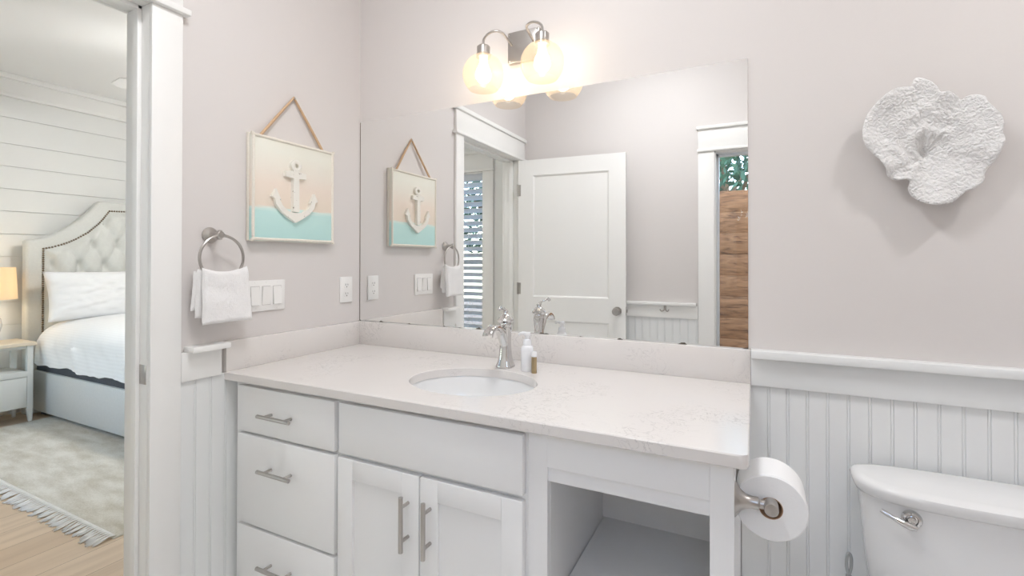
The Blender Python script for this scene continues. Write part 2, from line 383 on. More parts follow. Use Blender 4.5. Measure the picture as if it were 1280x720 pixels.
def ellip(bm, c, rx, ry, rz, seg=24, rings=14, e=1.0):
    rows = []
    for i in range(rings+1):
        p = -PI/2 + PI*i/rings; cz, sz = math.cos(p), math.sin(p); row = []
        for k in range(seg):
            q = 2*PI*k/seg; s = lambda x: math.copysign(abs(x)**e, x)
            row.append(bm.verts.new((c[0]+rx*s(cz)*s(math.cos(q)), c[1]+ry*s(cz)*s(math.sin(q)), c[2]+rz*s(sz))))
        rows.append(row)
    for A, B in zip(rows, rows[1:]):
        for k in range(seg):
            j = (k+1) % seg; bm.faces.new((A[k], A[j], B[j], B[k]))
    bmesh.ops.remove_doubles(bm, verts=bm.verts, dist=1e-6)

def obj(name, bm, m, parent=None, sharp=35, kind=None, label=None, flat=False, bevmod=0):
    """link a world-space bmesh as one mesh object"""
    bmesh.ops.recalc_face_normals(bm, faces=bm.faces[:])
    if parent is not None: mw = WM[parent.name]
    else:
        xs = [v.co for v in bm.verts]
        mw = Matrix.Translation(Vector(((min(c.x for c in xs)+max(c.x for c in xs))/2, (min(c.y for c in xs)+max(c.y for c in xs))/2, min(c.z for c in xs))))
    inv = mw.inverted()
    for v in bm.verts: v.co = inv @ v.co
    me = bpy.data.meshes.new(name); bm.to_mesh(me); bm.free()
    o = bpy.data.objects.new(name, me); C.objects.link(o)
    me.materials.append(m)
    if not flat:
        for p in me.polygons: p.use_smooth = True
        try: me.set_sharp_from_angle(angle=math.radians(sharp))
        except Exception: pass
    if parent is not None: o.parent = parent; WM[o.name] = mw
    else: o.matrix_world = mw; WM[o.name] = mw
    if kind: o['kind'] = kind
    if label: o['label'] = label
    return o
def thing(name, label, cat, loc, rotz=0.0, group=None):
    o = bpy.data.objects.new(name, None); C.objects.link(o); o.empty_display_size = 0.05
    mw = Matrix.Translation(Vector(loc)) @ Matrix.Rotation(rotz, 4, 'Z'); o.matrix_world = mw; WM[o.name] = mw
    return tag(o, label, cat, group)
def tag(o, label, cat, group=None):
    o['label'] = label; o['category'] = cat
    if group: o['group'] = group
    return o
def B(*boxes):
    bm = bmesh.new()
    for b in boxes: box(bm, *b)
    return bm
def clone(root, delta, label=None, names=None):
    r = root.copy(); C.objects.link(r); r.matrix_world = Matrix.Translation(Vector(delta)) @ WM[root.name]; WM[r.name] = r.matrix_world.copy()
    if label: r['label'] = label
    for ch in list(root.children):
        c = ch.copy(); C.objects.link(c); c.parent = r; WM[c.name] = WM[r.name]
        for g in list(ch.children):
            d = g.copy(); C.objects.link(d); d.parent = c; WM[d.name] = WM[r.name]
    return r

# ---------------------------------------------------------------- room shell
H = 2.785
YF, WT = -1.823, 0.12           # inside face of the outer (window) wall, inner wall thickness
XR = 3.05                        # right wall
XH = -3.82                       # headboard wall
YB = 2.30                        # far bedroom wall
DY0, DY1, DH = -1.69, -0.88, 2.04    # doorway
obj('floor', B((XH-0.15, -0.06, YF-0.15, YB+0.15, -0.1, 0)), M_floor, kind='structure', flat=True)
obj('floor_bathroom', B((-0.06, XR+0.15, YF-0.15, YB+0.15, -0.1, 0)), M_tile, kind='structure', flat=True)
obj('ceiling', B((XH-0.15, XR+0.15, YF-0.15, YB+0.15, H, H+0.1)), M_ceil, kind='structure', flat=True)
obj('wall_left', B((-WT, 0, YF, DY0-0.02, 0, H), (-WT, 0, DY1+0.02, YB, 0, H), (-WT, 0, DY0-0.02, DY1+0.02, DH+0.02, H)), M_wall, kind='structure', flat=True)
obj('wall_back', B((0, XR, 0.005, 0.125, 0, H)), M_wall, kind='structure', flat=True)
obj('wall_right', B((XR, XR+0.12, YF, 0.125, 0, H)), M_wall, kind='structure', flat=True)
W1 = (1.404, 1.96, 0.62, 1.999)     # bathroom window hole x0 x1 z0 z1
W2 = (-1.86, -0.385, 0.45, 2.005)    # bedroom window hole
t = YF-0.15
obj('wall_front', B((0, W1[0], t, YF, 0, H), (W1[1], XR, t, YF, 0, H), (W1[0], W1[1], t, YF, 0, W1[2]), (W1[0], W1[1], t, YF, W1[3], H)), M_wall, kind='structure', flat=True)
W_ADDED = (-3.32, -2.12, 0.45, 2.005)  # unseen extra window hole, added to let daylight onto the bed
obj('wall_bedroom_front', B((XH, W_ADDED[0], t, YF, 0, H), (W_ADDED[1], W2[0], t, YF, 0, H), (W_ADDED[0], W_ADDED[1], t, YF, 0, W_ADDED[2]), (W_ADDED[0], W_ADDED[1], t, YF, W_ADDED[3], H), (W2[1], -0.0, t, YF, 0, H), (W2[0], W2[1], t, YF, 0, W2[2]), (W2[0], W2[1], t, YF, W2[3], H)), M_ship, kind='structure', flat=True)
obj('wall_bedroom_back', B((XH, -WT, YB, YB+0.12, 0, H)), M_ship, kind='structure', flat=True)
# shiplap headboard wall: boards with a nickel gap
bm = bmesh.new()
lines = [2.428, 2.213, 2.029, 1.845, 1.663, 1.476, 1.29, 1.105, 0.92, 0.735, 0.55, 0.365, 0.18]
box(bm, XH-0.12, XH-0.012, YF, YB, 0, H)
zs = [H] + lines + [0.0]
for a, b in zip(zs, zs[1:]):
    box(bm, XH-0.012, XH, YF, YB, b+0.0025, a-0.0025, 0.0015, 1)
obj('wall_headboard', bm, M_ship, kind='structure', flat=True)

# bedroom crown and frieze
bm = B((XH, XH+0.018, YF, YB, 2.60, H), (XH, XH+0.035, YF, YB, 2.595, 2.628, 0.006), (XH, XH+0.05, YF, YB, 2.74, H, 0.008))
obj('trim_1', bm, M_trim, kind='structure')
obj('baseboard_headboard', B((XH, XH+0.015, YF, YB, 0, 0.13, 0.004)), M_trim, kind='structure')

# door frame: jambs, stops, casings on both sides
bm = bmesh.new()
box(bm, -WT, 0, DY1, DY1+0.02, 0, DH, 0.002); box(bm, -WT, 0, DY0-0.02, DY0, 0, DH, 0.002); box(bm, -WT, 0, DY0-0.02, DY1+0.02, DH, DH+0.02, 0.002)
box(bm, -0.075, -0.038, DY1-0.012, DY1, 0, DH, 0.002); box(bm, -0.075, -0.038, DY0, DY0+0.012, 0, DH, 0.002); box(bm, -0.075, -0.038, DY0, DY1, DH-0.012, DH, 0.002)
fr = obj('trim_2', bm, M_trim, kind='structure')
bm = B((-0.0405, -0.004, -0.8816, -0.8798, 0.886, 0.945, 0.001))
sp_ = obj('strike_plate', bm, M_nickel, fr, label='brushed nickel strike plate')
CY0, CY1 = -1.775, -0.7917
bm = bmesh.new()
box(bm, 0, 0.018, DY1, CY1, 0, DH, 0.002); box(bm, 0, 0.018, CY0, DY0, 0, DH, 0.002)
box(bm, 0, 0.034, CY0-0.015, CY1+0.018, DH, DH+0.02, 0.004)
box(bm, 0, 0.019, CY0, CY1, DH+0.02, 2.19, 0.002)
box(bm, 0, 0.034, CY0-0.02, CY1+0.02, 2.19, 2.217, 0.005)
obj('trim_3', bm, M_trim, kind='structure')
bm = bmesh.new()
box(bm, -WT-0.018, -WT, DY1+0.006, DY1+0.095, 0, DH, 0.002); box(bm, -WT-0.018, -WT, DY0-0.095, DY0-0.006, 0, DH, 0.002)
box(bm, -WT-0.018, -WT, DY0-0.095, DY1+0.095, DH, 2.19, 0.002); box(bm, -WT-0.034, -WT, DY0-0.11, DY1+0.11, 2.19, 2.215, 0.004)
obj('trim_4', bm, M_trim, kind='structure')

# wainscot -----------------------------------------------------------------
def bead_profile(a0, a1, first, step):
    """(position, depth) polyline of beaded boards; depth 0 = face, + = into the board"""
    pts = [(a0, 0)]; g = first
    while g < a1-0.012:
        if g > a0+0.012:
            pts += [(g-0.0042, 0), (g-0.0033, 0.0026), (g-0.0024, 0.0008), (g-0.001, 0), (g+0.001, 0), (g+0.0024, 0.0008), (g+0.0033, 0.0026), (g+0.0042, 0)]
        g += step
    return pts + [(a1, 0)]
def bead_board(name, a0, a1, first, step, z0, z1, f, parent=None):
    bm = bmesh.new(); P = bead_profile(a0, a1, first, step)
    lo = [bm.verts.new(f(p, d, z0)) for p, d in P]; hi = [bm.verts.new(f(p, d, z1)) for p, d in P]
    for i in range(len(P)-1): bm.faces.new((lo[i], lo[i+1], hi[i+1], hi[i]))
    bl = [bm.verts.new(f(P[k][0], 0.009, z)) for k in (0, -1) for z in (z0, z1)]
    bm.faces.new((lo[0], hi[0], bl[1], bl[0])); bm.faces.new((lo[-1], bl[2], bl[3], hi[-1])); bm.faces.new((bl[0], bl[1], bl[3], bl[2]))
    bm.faces.new(hi + [bl[3], bl[1]]); bm.faces.new(lo[::-1] + [bl[0], bl[2]])
    return obj(name, bm, M_bead, parent, kind=None if parent else 'structure', sharp=25)
bead_board('trim_5', 1.602, XR, 1.678, 0.0511, 0.13, 0.876, lambda p, d, z: (p, -0.005+d, z))
obj('trim_6', B((1.628, XR, -0.016, 0.005, 0.875, 0.963, 0.002), (1.629, XR, -0.042, 0.005, 0.963, 0.987, 0.002)), M_bead, kind='structure')
bead_board('trim_7', -0.7917, -0.005, -0.7917+0.047, 0.0511, 0.13, 0.876, lambda p, d, z: (0.010-d, p, z))
obj('trim_8', B((0, 0.02, -0.7917, -0.662, 0.875, 0.967, 0.002), (0, 0.055, -0.776, -0.652, 0.967, 0.985, 0.003)), M_trim, kind='structure')
bead_board('trim_9', 0.03, 1.300, 0.06, 0.0511, 0.13, 0.876, lambda p, d, z: (p, YF+0.010-d, z))
obj('trim_10', B((0.02, 1.300, YF, YF+0.02, 0.865, 0.952, 0.002), (0.02, 1.290, YF, YF+0.042, 0.952, 0.974, 0.004)), M_trim, kind='structure')
obj('baseboard_back', B((1.602, XR, -0.012, 0.005, 0, 0.13, 0.003)), M_trim, kind='structure')
obj('baseboard_left', B((0, 0.016, CY1, -0.60, 0, 0.13, 0.003)), M_trim, kind='structure')
obj('baseboard_front', B((0.02, XR, YF, YF+0.016, 0, 0.13, 0.003)), M_trim, kind='structure')

# windows -------------------------------------------------------------------
def window(idx, hole, mats, meet=None):
    x0, x1, z0, z1 = hole
    bm = bmesh.new(); ya, yb = YF-0.11, YF-0.07
    for bx in ((x0, x0+0.025, ya, yb, z0, z1), (x1-0.025, x1, ya, yb, z0, z1), (x0, x1, ya, yb, z0, z0+0.04), (x0, x1, ya, yb, z1-0.025, z1)): box(bm, *bx, 0.003)
    if meet: box(bm, x0, x1, ya, yb, meet-0.02, meet+0.02, 0.003)
    f = obj('window_%d' % idx, bm, M_sash, kind='structure')
    obj('glass', B((x0+0.02, x1-0.02, ya+0.017, ya+0.021, z0+0.03, z1-0.02)), M_pane, f, flat=True)
    # casing, header, sill, inner lining
    bm = bmesh.new()
    lin = ((x0, x0+0.008, YF-0.15, YF, z0, z1), (x1-0.008, x1, YF-0.15, YF, z0, z1), (x0, x1, YF-0.15, YF, z1-0.008, z1))
    for bx in lin: box(bm, *bx)
    cz = 0.0
    box(bm, x0-0.102, x0, YF, YF+0.018, 0.10 if idx == 1 else z0-0.09, z1, 0.002); box(bm, x1, x1+0.102, YF, YF+0.018, 0.10 if idx == 1 else z0-0.09, z1, 0.002)
    box(bm, x0-0.108, x1+0.108, YF, YF+0.032, z1, z1+0.018, 0.004)
    box(bm, x0-0.102, x1+0.102, YF, YF+0.019, z1+0.018, z1+0.15, 0.002)
    box(bm, x0-0.112, x1+0.112, YF, YF+0.036, z1+0.15, z1+0.172, 0.005)
    obj('casing', bm, M_trim, f)
    obj('sill', B((x0-0.105, x1+0.105, YF-0.15, YF+0.04, z0-0.03, z0, 0.004)), M_trim, f)
    return f
window(1, W1, None)
window(2, W2, None, 1.25)
window(3, W_ADDED, None, 1.25)  # added out of view for daylight on the bed side

# ---------------------------------------------------------------- door, open against the front wall
leafang = math.radians(-4.0)
HX, HY = 0.022, DY0+0.035
DW = 0.812
Rd = Matrix.Translation(Vector((HX, HY, 0))) @ Matrix.Rotation(leafang, 4, 'Z')
def dobj(name, bm, m, parent=None, kind=None, label=None):
    o = obj(name, bm, m, parent, kind=kind, label=label); return o
def rotbm(bm):
    for v in bm.verts: v.co = Rd @ v.co
    return bm
# leaf in local space: x along the leaf, y 0 = visible face (+y), back face at -0.035
bm = bmesh.new()
T = 0.035
zt = 2.028
for bx in ((0, 0.118, -T, 0, 0.012, zt), (DW-0.118, DW, -T, 0, 0.012, zt), (0.118, DW-0.118, -T, 0, 1.908, zt), (0.118, DW-0.118, -T, 0, 0.815, 0.99), (0.118, DW-0.118, -T, 0, 0.012, 0.25)): box(bm, *bx)
for z0, z1 in ((0.25, 0.815), (0.99, 1.908)):
    box(bm, 0.118, DW-0.118, -T+0.011, -0.011, z0, z1)
    for (a, b, c, d) in ((0.118, DW-0.118, z0, z0), (0.118, DW-0.118, z1, z1)):   # sloped sticking
        s = 1 if c == z0 else -1
        for yy, yo in ((0, -0.011), (-T, -T+0.011)):
            v = [bm.verts.new(p) for p in ((a, yy, c), (b, yy, c), (b-0.012, yo, c+s*0.012), (a+0.012, yo, c+s*0.012))]; bm.faces.new(v)
    for xx, s in ((0.118, 1), (DW-0.118, -1)):
        for yy, yo in ((0, -0.011), (-T, -T+0.011)):
            v = [bm.verts.new(p) for p in ((xx, yy, z0), (xx, yy, z1), (xx+s*0.012, yo, z1-0.012), (xx+s*0.012, yo, z0+0.012))]; bm.faces.new(v)
door = obj('door_1', rotbm(bm), M_trim, kind='structure', flat=True)
for face, s in ((0, 1), (-T, -1)):
    bm = bmesh.new(); n8 = [(0.754+0.0-0.0+0.031*math.cos(PI/8+k*PI/4), 0.906+0.031*math.sin(PI/8+k*PI/4)) for k in range(8)]
    prism(bm, n8, 'xz', face, face+s*0.008)
    lathe(bm, [(0.011, 0), (0.011, 0.028), (0.026, 0.034), (0.029, 0.046), (0.024, 0.056), (0.0, 0.059)], (0.754, face+s*0.006, 0.906), (0, s, 0), 20, cap=False)
    obj('knob', rotbm(bm), M_nickel, door, label='brushed nickel door knob on an octagonal rosette')
bm = B((DW-0.0005, DW+0.0015, -T+0.006, -0.006, 0.876, 0.936)); box(bm, DW, DW+0.01, -0.024, -0.012, 0.895, 0.917, 0.002)
obj('latch', rotbm(bm), M_nickel, door, label='nickel latch plate in the door edge')
for hz in (1.80, 1.05, 0.25):
    bm = bmesh.new(); lathe(bm, [(0.006, 0), (0.006, 0.09)], (-0.006, 0.002, hz-0.045), (0, 0, 1), 12)
    box(bm, -0.004, 0.02, 0.0, 0.0015, hz-0.043, hz+0.043)
    obj('hinge', rotbm(bm), M_nickel, door, label='nickel door hinge')

# ---------------------------------------------------------------- vanity: three cabinet units
FY, DFY = -0.608, -0.628
def pull(name, x, z, length, vertical, parent):
    bm = bmesh.new(); y = DFY-0.032; h = length/2
    if vertical:
        lathe(bm, [(0.0, 0), (0.0062, 0.0008), (0.0062, length-0.0008), (0, length)], (x, y, z-h), (0, 0, 1), 14, cap=False)
        for dz in (-0.046, 0.046): lathe(bm, [(0.0048, 0), (0.0048, 0.034)], (x, DFY+0.001, z+dz), (0, -1, 0), 10)
    else:
        lathe(bm, [(0.0, 0), (0.0062, 0.0008), (0.0062, length-0.0008), (0, length)], (x-h, y, z), (1, 0, 0), 14, cap=False)
        for dx in (-0.046, 0.046): lathe(bm, [(0.0048, 0), (0.0048, 0.034)], (x+dx, DFY+0.001, z), (0, -1, 0), 10)
    return obj(name, bm, M_nickel, parent, label='brushed nickel bar pull')
def carcass(x0, x1, lst=None):
    bm = bmesh.new(); z0, z1 = 0.10, 0.848
    box(bm, x0, x0+0.018, FY+0.018, -0.004, z0, z1); box(bm, x1-0.018, x1, FY+0.018, -0.004, z0, z1)
    box(bm, x0+0.018, x1-0.018, FY+0.018, -0.012, z0+0.001, z0+0.018); box(bm, x0+0.018, x1-0.018, -0.012, -0.004, z0+0.001, z1-0.001)
    box(bm, x0, x1, FY+0.075, FY+0.09, 0.0, z0)
    return bm
# 1 drawers
dc = thing('drawer_cabinet', 'white vanity cabinet of three stacked drawers beside the doorway wall', 'cabinet', (0.268, -0.3, 0))
bm = carcass(0.022, 0.514)
box(bm, 0.022, 0.060, FY, FY+0.018, 0.10, 0.848, 0.001); box(bm, 0.500, 0.514, FY, FY+0.018, 0.10, 0.848, 0.001)
for z in (0.10, 0.36, 0.668, 0.834): box(bm, 0.060, 0.500, FY+0.0005, FY+0.018, z, min(z+0.016, 0.848))
obj('carcass', bm, M_cab, dc, flat=True)
obj('filler_strip', B((0.010, 0.022, FY+0.012, FY+0.03, 0.10, 0.848)), M_cab, dc, flat=True)
for z0, z1, zh in ((0.684, 0.836, 0.757), (0.375, 0.673, 0.578), (0.115, 0.366, 0.267)):
    d = obj('drawer', B((0.053, 0.5055, DFY, FY-0.0005, z0, z1, 0.003), (0.08, 0.48, FY, -0.10, z0+0.02, z0+0.10)), M_cab, dc)
    pull('handle', 0.272, zh, 0.150, False, d)
# 2 sink base
sb = thing('sink_cabinet', 'white two-door vanity cabinet under the oval sink', 'cabinet', (0.83, -0.3, 0))
bm = carcass(0.514, 1.138)
box(bm, 0.514, 0.534, FY, FY+0.018, 0.10, 0.848, 0.001); box(bm, 1.120, 1.138, FY, FY+0.018, 0.10, 0.848, 0.001)
for z in (0.10, 0.668, 0.832): box(bm, 0.534, 1.120, FY+0.0005, FY+0.018, z, z+0.016)
box(bm, 0.80, 0.84, FY+0.001, FY+0.017, 0.116, 0.668)
obj('carcass', bm, M_cab, sb, flat=True)
obj('false_front', B((0.5225, 1.132, DFY, FY-0.0005, 0.687, 0.836, 0.003)), M_cab, sb)
for x0, x1, hx in ((0.5195, 0.819, 0.784), (0.8235, 1.131, 0.858)):
    bm = bmesh.new(); z0, z1, s = 0.115, 0.673, 0.058
    box(bm, x0, x0+s, DFY, FY-0.0005, z0, z1, 0.0018); box(bm, x1-s, x1, DFY, FY-0.0005, z0, z1, 0.0018)
    box(bm, x0+s, x1-s, DFY, FY-0.0005, z1-s, z1, 0.0012); box(bm, x0+s, x1-s, DFY, FY-0.0005, z0, z0+s, 0.0012)
    box(bm, x0+s-0.005, x1-s+0.005, DFY+0.009, FY-0.002, z0+s-0.005, z1-s+0.005)
    d = obj('door', bm, M_cab, sb)
    pull('handle', hx, 0.549, 0.150, True, d)
# 3 open unit
oc = thing('open_cabinet', 'white open vanity cabinet with an empty shelf beside the toilet', 'cabinet', (1.37, -0.3, 0))
bm = bmesh.new()
box(bm, 1.138, 1.189, FY, FY+0.018, 0.10, 0.848, 0.001); box(bm, 1.5535, 1.600, FY, FY+0.018, 0.0, 0.848, 0.001)
box(bm, 1.189, 1.5535, FY, FY+0.018, 0.762, 0.848)
box(bm, 1.583, 1.6, FY+0.018, -0.004, 0.0, 0.848); box(bm, 1.175, 1.19, FY+0.018, -0.004, 0.10, 0.848)
box(bm, 1.175, 1.6, -0.125, -0.110, 0.10, 0.848); box(bm, 1.138, 1.6, FY+0.075, FY+0.09, 0, 0.10)
obj('carcass', bm, M_cab, oc, flat=True)
bm = bmesh.new()
prof = [(FY+0.002, 0.763), (FY+0.018, 0.763), (FY+0.022, 0.7265), (FY+0.006, 0.7265), (FY+0.005, 0.738), (FY+0.008, 0.744), (FY+0.010, 0.752), (FY+0.008, 0.758)]
prism(bm, prof, 'yz', 1.189, 1.5535)
obj('apron_molding', bm, M_cab, oc)
obj('shelf', B((1.1935, 1.583, FY+0.02, -0.125, 0.402, 0.420, 0.001)), M_cab, oc)
obj('back_rail', B((1.19, 1.583, -0.130, -0.125, 0.42, 0.50)), M_cab, oc, flat=True)

# ---------------------------------------------------------------- countertop with sink hole
SX, SY, SA, SB_ = 0.834, -0.370, 0.2124, 0.1696
ct = thing('countertop', 'white veined quartz vanity countertop with low backsplashes', 'countertop', (0.81, -0.32, 0.85))
def counter_mesh():
    bm = bmesh.new()
    x0, x1, y0, y1, r = 0.001, 1.628, -0.647, 0.004, 0.022
    out = [(x0, y0)]
    for k in range(7): a = -PI/2 + PI/2*k/6; out.append((x1-r+r*math.cos(a), y0+r+r*math.sin(a)))
    out += [(x1, y1), (x0, y1)]
    N = 96
    ang = [2*PI*i/N for i in range(N)]
    inner = [(SX+SA*math.cos(a), SY+SB_*math.sin(a)) for a in ang]
    # outer ring sampled by the same rays, corners added
    def hit(a):
        d = Vector((math.cos(a)*SA, math.sin(a)*SB_)); best = 1e9
        n = len(out)
        for i in range(n):
            p, q = Vector(out[i]), Vector(out[(i+1) % n]); e = q-p
            den = d.x*e.y - d.y*e.x
            if abs(den) < 1e-12: continue
            w_ = p - Vector((SX, SY)); tt = (w_.x*e.y - w_.y*e.x)/den; s = (w_.x*d.y - w_.y*d.x)/den
            if tt > 0 and -1e-9 <= s <= 1+1e-9: best = min(best, tt)
        return best
    aset = set(ang)
    for p in out: aset.add(math.atan2((p[1]-SY)/SB_, (p[0]-SX)/SA) % (2*PI))
    A = sorted(aset); inn = [(SX+SA*math.cos(a), SY+SB_*math.sin(a)) for a in A]
    ou = [(SX+SA*math.cos(a)*hit(a), SY+SB_*math.sin(a)*hit(a)) for a in A]
    zt_, zb_ = 0.88, 0.852; c = 0.0025
    def ring(pts, z): return [bm.verts.new((p[0], p[1], z)) for p in pts]
    def shrink(pts, k): return [(SX+(p[0]-SX)*(1+k/0.3), SY+(p[1]-SY)*(1+k/0.3)) for p in pts]
    cl = lambda p: (min(max(p[0], x0), x1), min(max(p[1], y0), y1))
    ocut = [(max(min(p[0], x1-c), x0+c), max(min(p[1], y1-c), y0+c)) for p in ou]
    rings = [ring(inn, zb_), ring(inn, zt_-0.002), ring(shrink(inn, 0.003), zt_), ring(ocut, zt_), ring(ou, zt_-c), ring(ou, zb_+c), ring(ocut, zb_), ]
    n = len(A)
    for R0, R1 in zip(rings, rings[1:] + rings[:1]):
        for i in range(n):
            j = (i+1) % n
            try: bm.faces.new((R0[i], R0[j], R1[j], R1[i]))
            except ValueError: pass
    bmesh.ops.remove_doubles(bm, verts=bm.verts, dist=1e-5)
    return bm
obj('slab', counter_mesh(), M_quartz, ct, sharp=24)
obj('backsplash', B((0.02, 1.628, -0.02, 0.004, 0.880, 0.984, 0.0015)), M_quartz, ct)
obj('side_splash', B((0.0, 0.02, -0.647, 0.004, 0.880, 0.984, 0.0015)), M_quartz, ct)
# sink bowl
sk = thing('sink', 'white oval undermount sink set in the quartz countertop', 'sink', (SX, SY, 0.70))
bm = bmesh.new()
prof = [(1.10, 0.8515), (1.02, 0.8515), (1.012, 0.848), (1.0, 0.835), (0.965, 0.80), (0.90, 0.765), (0.78, 0.738), (0.55, 0.720), (0.30, 0.713), (0.11, 0.710)]
prof += [(0.11, 0.700), (0.32, 0.702), (0.58, 0.709), (0.82, 0.728), (0.95, 0.758), (1.01, 0.795), (1.04, 0.835), (1.10, 0.842), (1.10, 0.8515)]
rows = [[bm.verts.new((SX+SA*k*math.cos(2*PI*i/64), SY+SB_*k*math.sin(2*PI*i/64), z)) for i in range(64)] for k, z in prof[:-1]]
for A, Bq in zip(rows, rows[1:] + rows[:1]):
    for i in range(64): bm.faces.new((A[i], A[(i+1) % 64], Bq[(i+1) % 64], Bq[i]))
obj('bowl', bm, M_porc, sk, sharp=60)
bm = bmesh.new(); lathe(bm, [(0.0, 0.002), (0.012, 0.003), (0.02, 0.006), (0.024, 0.004), (0.024, 0.0)], (SX, SY, 0.7085), (0, 0, 1), 24, cap=False)
obj('drain', bm, M_chrome, sk, label='chrome drain')

# ---------------------------------------------------------------- faucet
FX, FYY = 0.840, -0.152
fc = thing('faucet', 'polished chrome single-lever faucet behind the oval sink', 'faucet', (FX, FYY, 0.88))
def sq_loft(bm, rows, seg=28, e=0.55):
    rs = []
    for cx_, cy_, z, hx, hy in rows:
        ring = []
        for k in range(seg):
            q = 2*PI*k/seg; s = lambda x: math.copysign(abs(x)**e, x)
            ring.append(bm.verts.new((cx_+hx*s(math.cos(q)), cy_+hy*s(math.sin(q)), z)))
        rs.append(ring)
    for A, Bq in zip(rs, rs[1:]):
        for k in range(seg): bm.faces.new((A[k], A[(k+1) % seg], Bq[(k+1) % seg], Bq[k]))
    bm.faces.new(rs[0][::-1]); bm.faces.new(rs[-1])
bm = bmesh.new()
sq_loft(bm, [(FX, FYY, 0.8803, 0.030, 0.030), (FX, FYY, 0.886, 0.0305, 0.0305), (FX, FYY, 0.891, 0.0285, 0.0285), (FX, FYY, 0.905, 0.0240, 0.0245), (FX, FYY, 0.925, 0.0205, 0.0215),
             (FX, FYY, 0.955, 0.0180, 0.019), (FX, FYY, 0.985, 0.0180, 0.019), (FX, FYY, 1.012, 0.0195, 0.0198), (FX, FYY, 1.026, 0.0205, 0.0205)])
obj('body', bm, M_chrome, fc)
bm = bmesh.new()   # spout: rises out of the body front and curves down over the bowl
path = catmull([(FX, FYY-0.004, 0.955), (FX, FYY-0.022, 0.990), (FX, FYY-0.046, 1.018), (FX, FYY-0.074, 1.031), (FX, FYY-0.102, 1.031), (FX, FYY-0.122, 1.019), (FX, FYY-0.130, 1.006)], 6)
prev = None; N = len(path)
for i, p in enumerate(path):
    k = i/(N-1); tdir = (path[min(i+1, N-1)]-path[max(i-1, 0)]).normalized(); nrm = Vector((1, 0, 0)).cross(tdir)
    hw = 0.016+0.004*k; hh = 0.013*(1-k)+0.0075*k
    ring = []
    for q in range(16):
        a = 2*PI*q/16; s = lambda x: math.copysign(abs(x)**0.7, x)
        ring.append(bm.verts.new(p + Vector((1, 0, 0))*(hw*s(math.cos(a))) + nrm*(hh*s(math.sin(a)))))
    if prev:
        for q in range(16): bm.faces.new((prev[q], prev[(q+1) % 16], ring[(q+1) % 16], ring[q]))
    else: bm.faces.new(ring[::-1])
    prev = ring
bm.faces.new(prev)
obj('spout', bm, M_chrome, fc)
bm = bmesh.new()   # cap under the lever
lathe(bm, [(0.020, 1.024), (0.0225, 1.028), (0.0225, 1.036), (0.0215, 1.040), (0.0285, 1.046), (0.0295, 1.052), (0.024, 1.060), (0.015, 1.067), (0.0095, 1.071), (0.0085, 1.076), (0.0105, 1.079), (0.0095, 1.083), (0.0, 1.085)], (FX, FYY, 0), (0, 0, 1), 32)
obj('cap', bm, M_chrome, fc)
bm = bmesh.new()
lv = catmull([(FX, FYY+0.004, 1.072), (FX, FYY-0.006, 1.083), (FX+0.003, FYY-0.022, 1.092), (FX+0.006, FYY-0.040, 1.093), (FX+0.010, FYY-0.056, 1.099), (FX+0.013, FYY-0.067, 1.101), (FX+0.015, FYY-0.074, 1.095)], 5)
tube(bm, lv, [0.0075-0.003*abs(math.sin(2.6*i/len(lv)))+0.0 for i in range(len(lv))], 12)
ellip(bm, (FX+0.015, FYY-0.074, 1.095), 0.007, 0.006, 0.006, 12, 8)
obj('lever', bm, M_chrome, fc)
bm = bmesh.new(); ellip(bm, (FX, FYY+0.0190, 0.990), 0.008, 0.003, 0.018, 16, 8)
obj('badge', bm, M_plate, fc, label='white oval badge on the back of the faucet')

# soap bottle and little bottle
sbt = thing('soap_dispenser', 'white pump bottle standing right of the chrome faucet', 'bottle', (0.934, -0.170, 0.88))
bm = bmesh.new(); lathe(bm, [(0.0, 0.8803), (0.020, 0.8805), (0.0215, 0.883), (0.0215, 0.955), (0.0205, 0.962), (0.0165, 0.968), (0.0130, 0.970), (0.0, 0.970)], (0.934, -0.17, 0), (0, 0, 1), 28, cap=False)
obj('bottle_body', bm, M_lotion, sbt)
bm = bmesh.new(); lathe(bm, [(0.0145, 0.970), (0.0145, 0.984), (0.0135, 0.988), (0.0075, 0.990), (0.0075, 1.002), (0.0115, 1.003), (0.0125, 1.006), (0.0115, 1.013), (0.0, 1.014)], (0.934, -0.17, 0), (0, 0, 1), 24)
tube(bm, [(0.932, -0.170, 1.009), (0.918, -0.172, 1.010), (0.908, -0.173, 1.008), (0.904, -0.174, 1.003)], [0.006, 0.0055, 0.0045, 0.004], 10)
obj('pump', bm, M_lotion, sbt)
lb = thing('travel_bottle', 'tiny white-capped bottle with bronze body beside the pump bottle', 'bottle', (0.969, -0.19, 0.88))
bm = bmesh.new(); lathe(bm, [(0.0, 0.8803), (0.0088, 0.8803), (0.0092, 0.882), (0.0092, 0.936), (0.0, 0.936)], (0.969, -0.19, 0), (0, 0, 1), 20, cap=False)
obj('bottle_body', bm, M_gold, lb, label='bronze metallic bottle body')
bm = bmesh.new(); lathe(bm, [(0.0098, 0.936), (0.0098, 0.947), (0.008, 0.953), (0.0, 0.954)], (0.969, -0.19, 0), (0, 0, 1), 20)
obj('cap', bm, M_lotion, lb, label='white rounded cap')

# ---------------------------------------------------------------- mirror
o = obj('wall_mirror', B((0.003, 1.6218, 0.0, 0.0052, 0.9842, 1.9016)), M_mirror, flat=True)
tag(o, 'wide frameless wall mirror above the countertop', 'mirror')
obj('edge', B((0.0012, 0.0042, -0.0004, 0.0052, 0.985, 1.9016)), mat('tarnished_mirror_edge', (0.20, 0.16, 0.12), 0.5, noise_amt=0.2), o, flat=True, label='dark tarnished left edge')

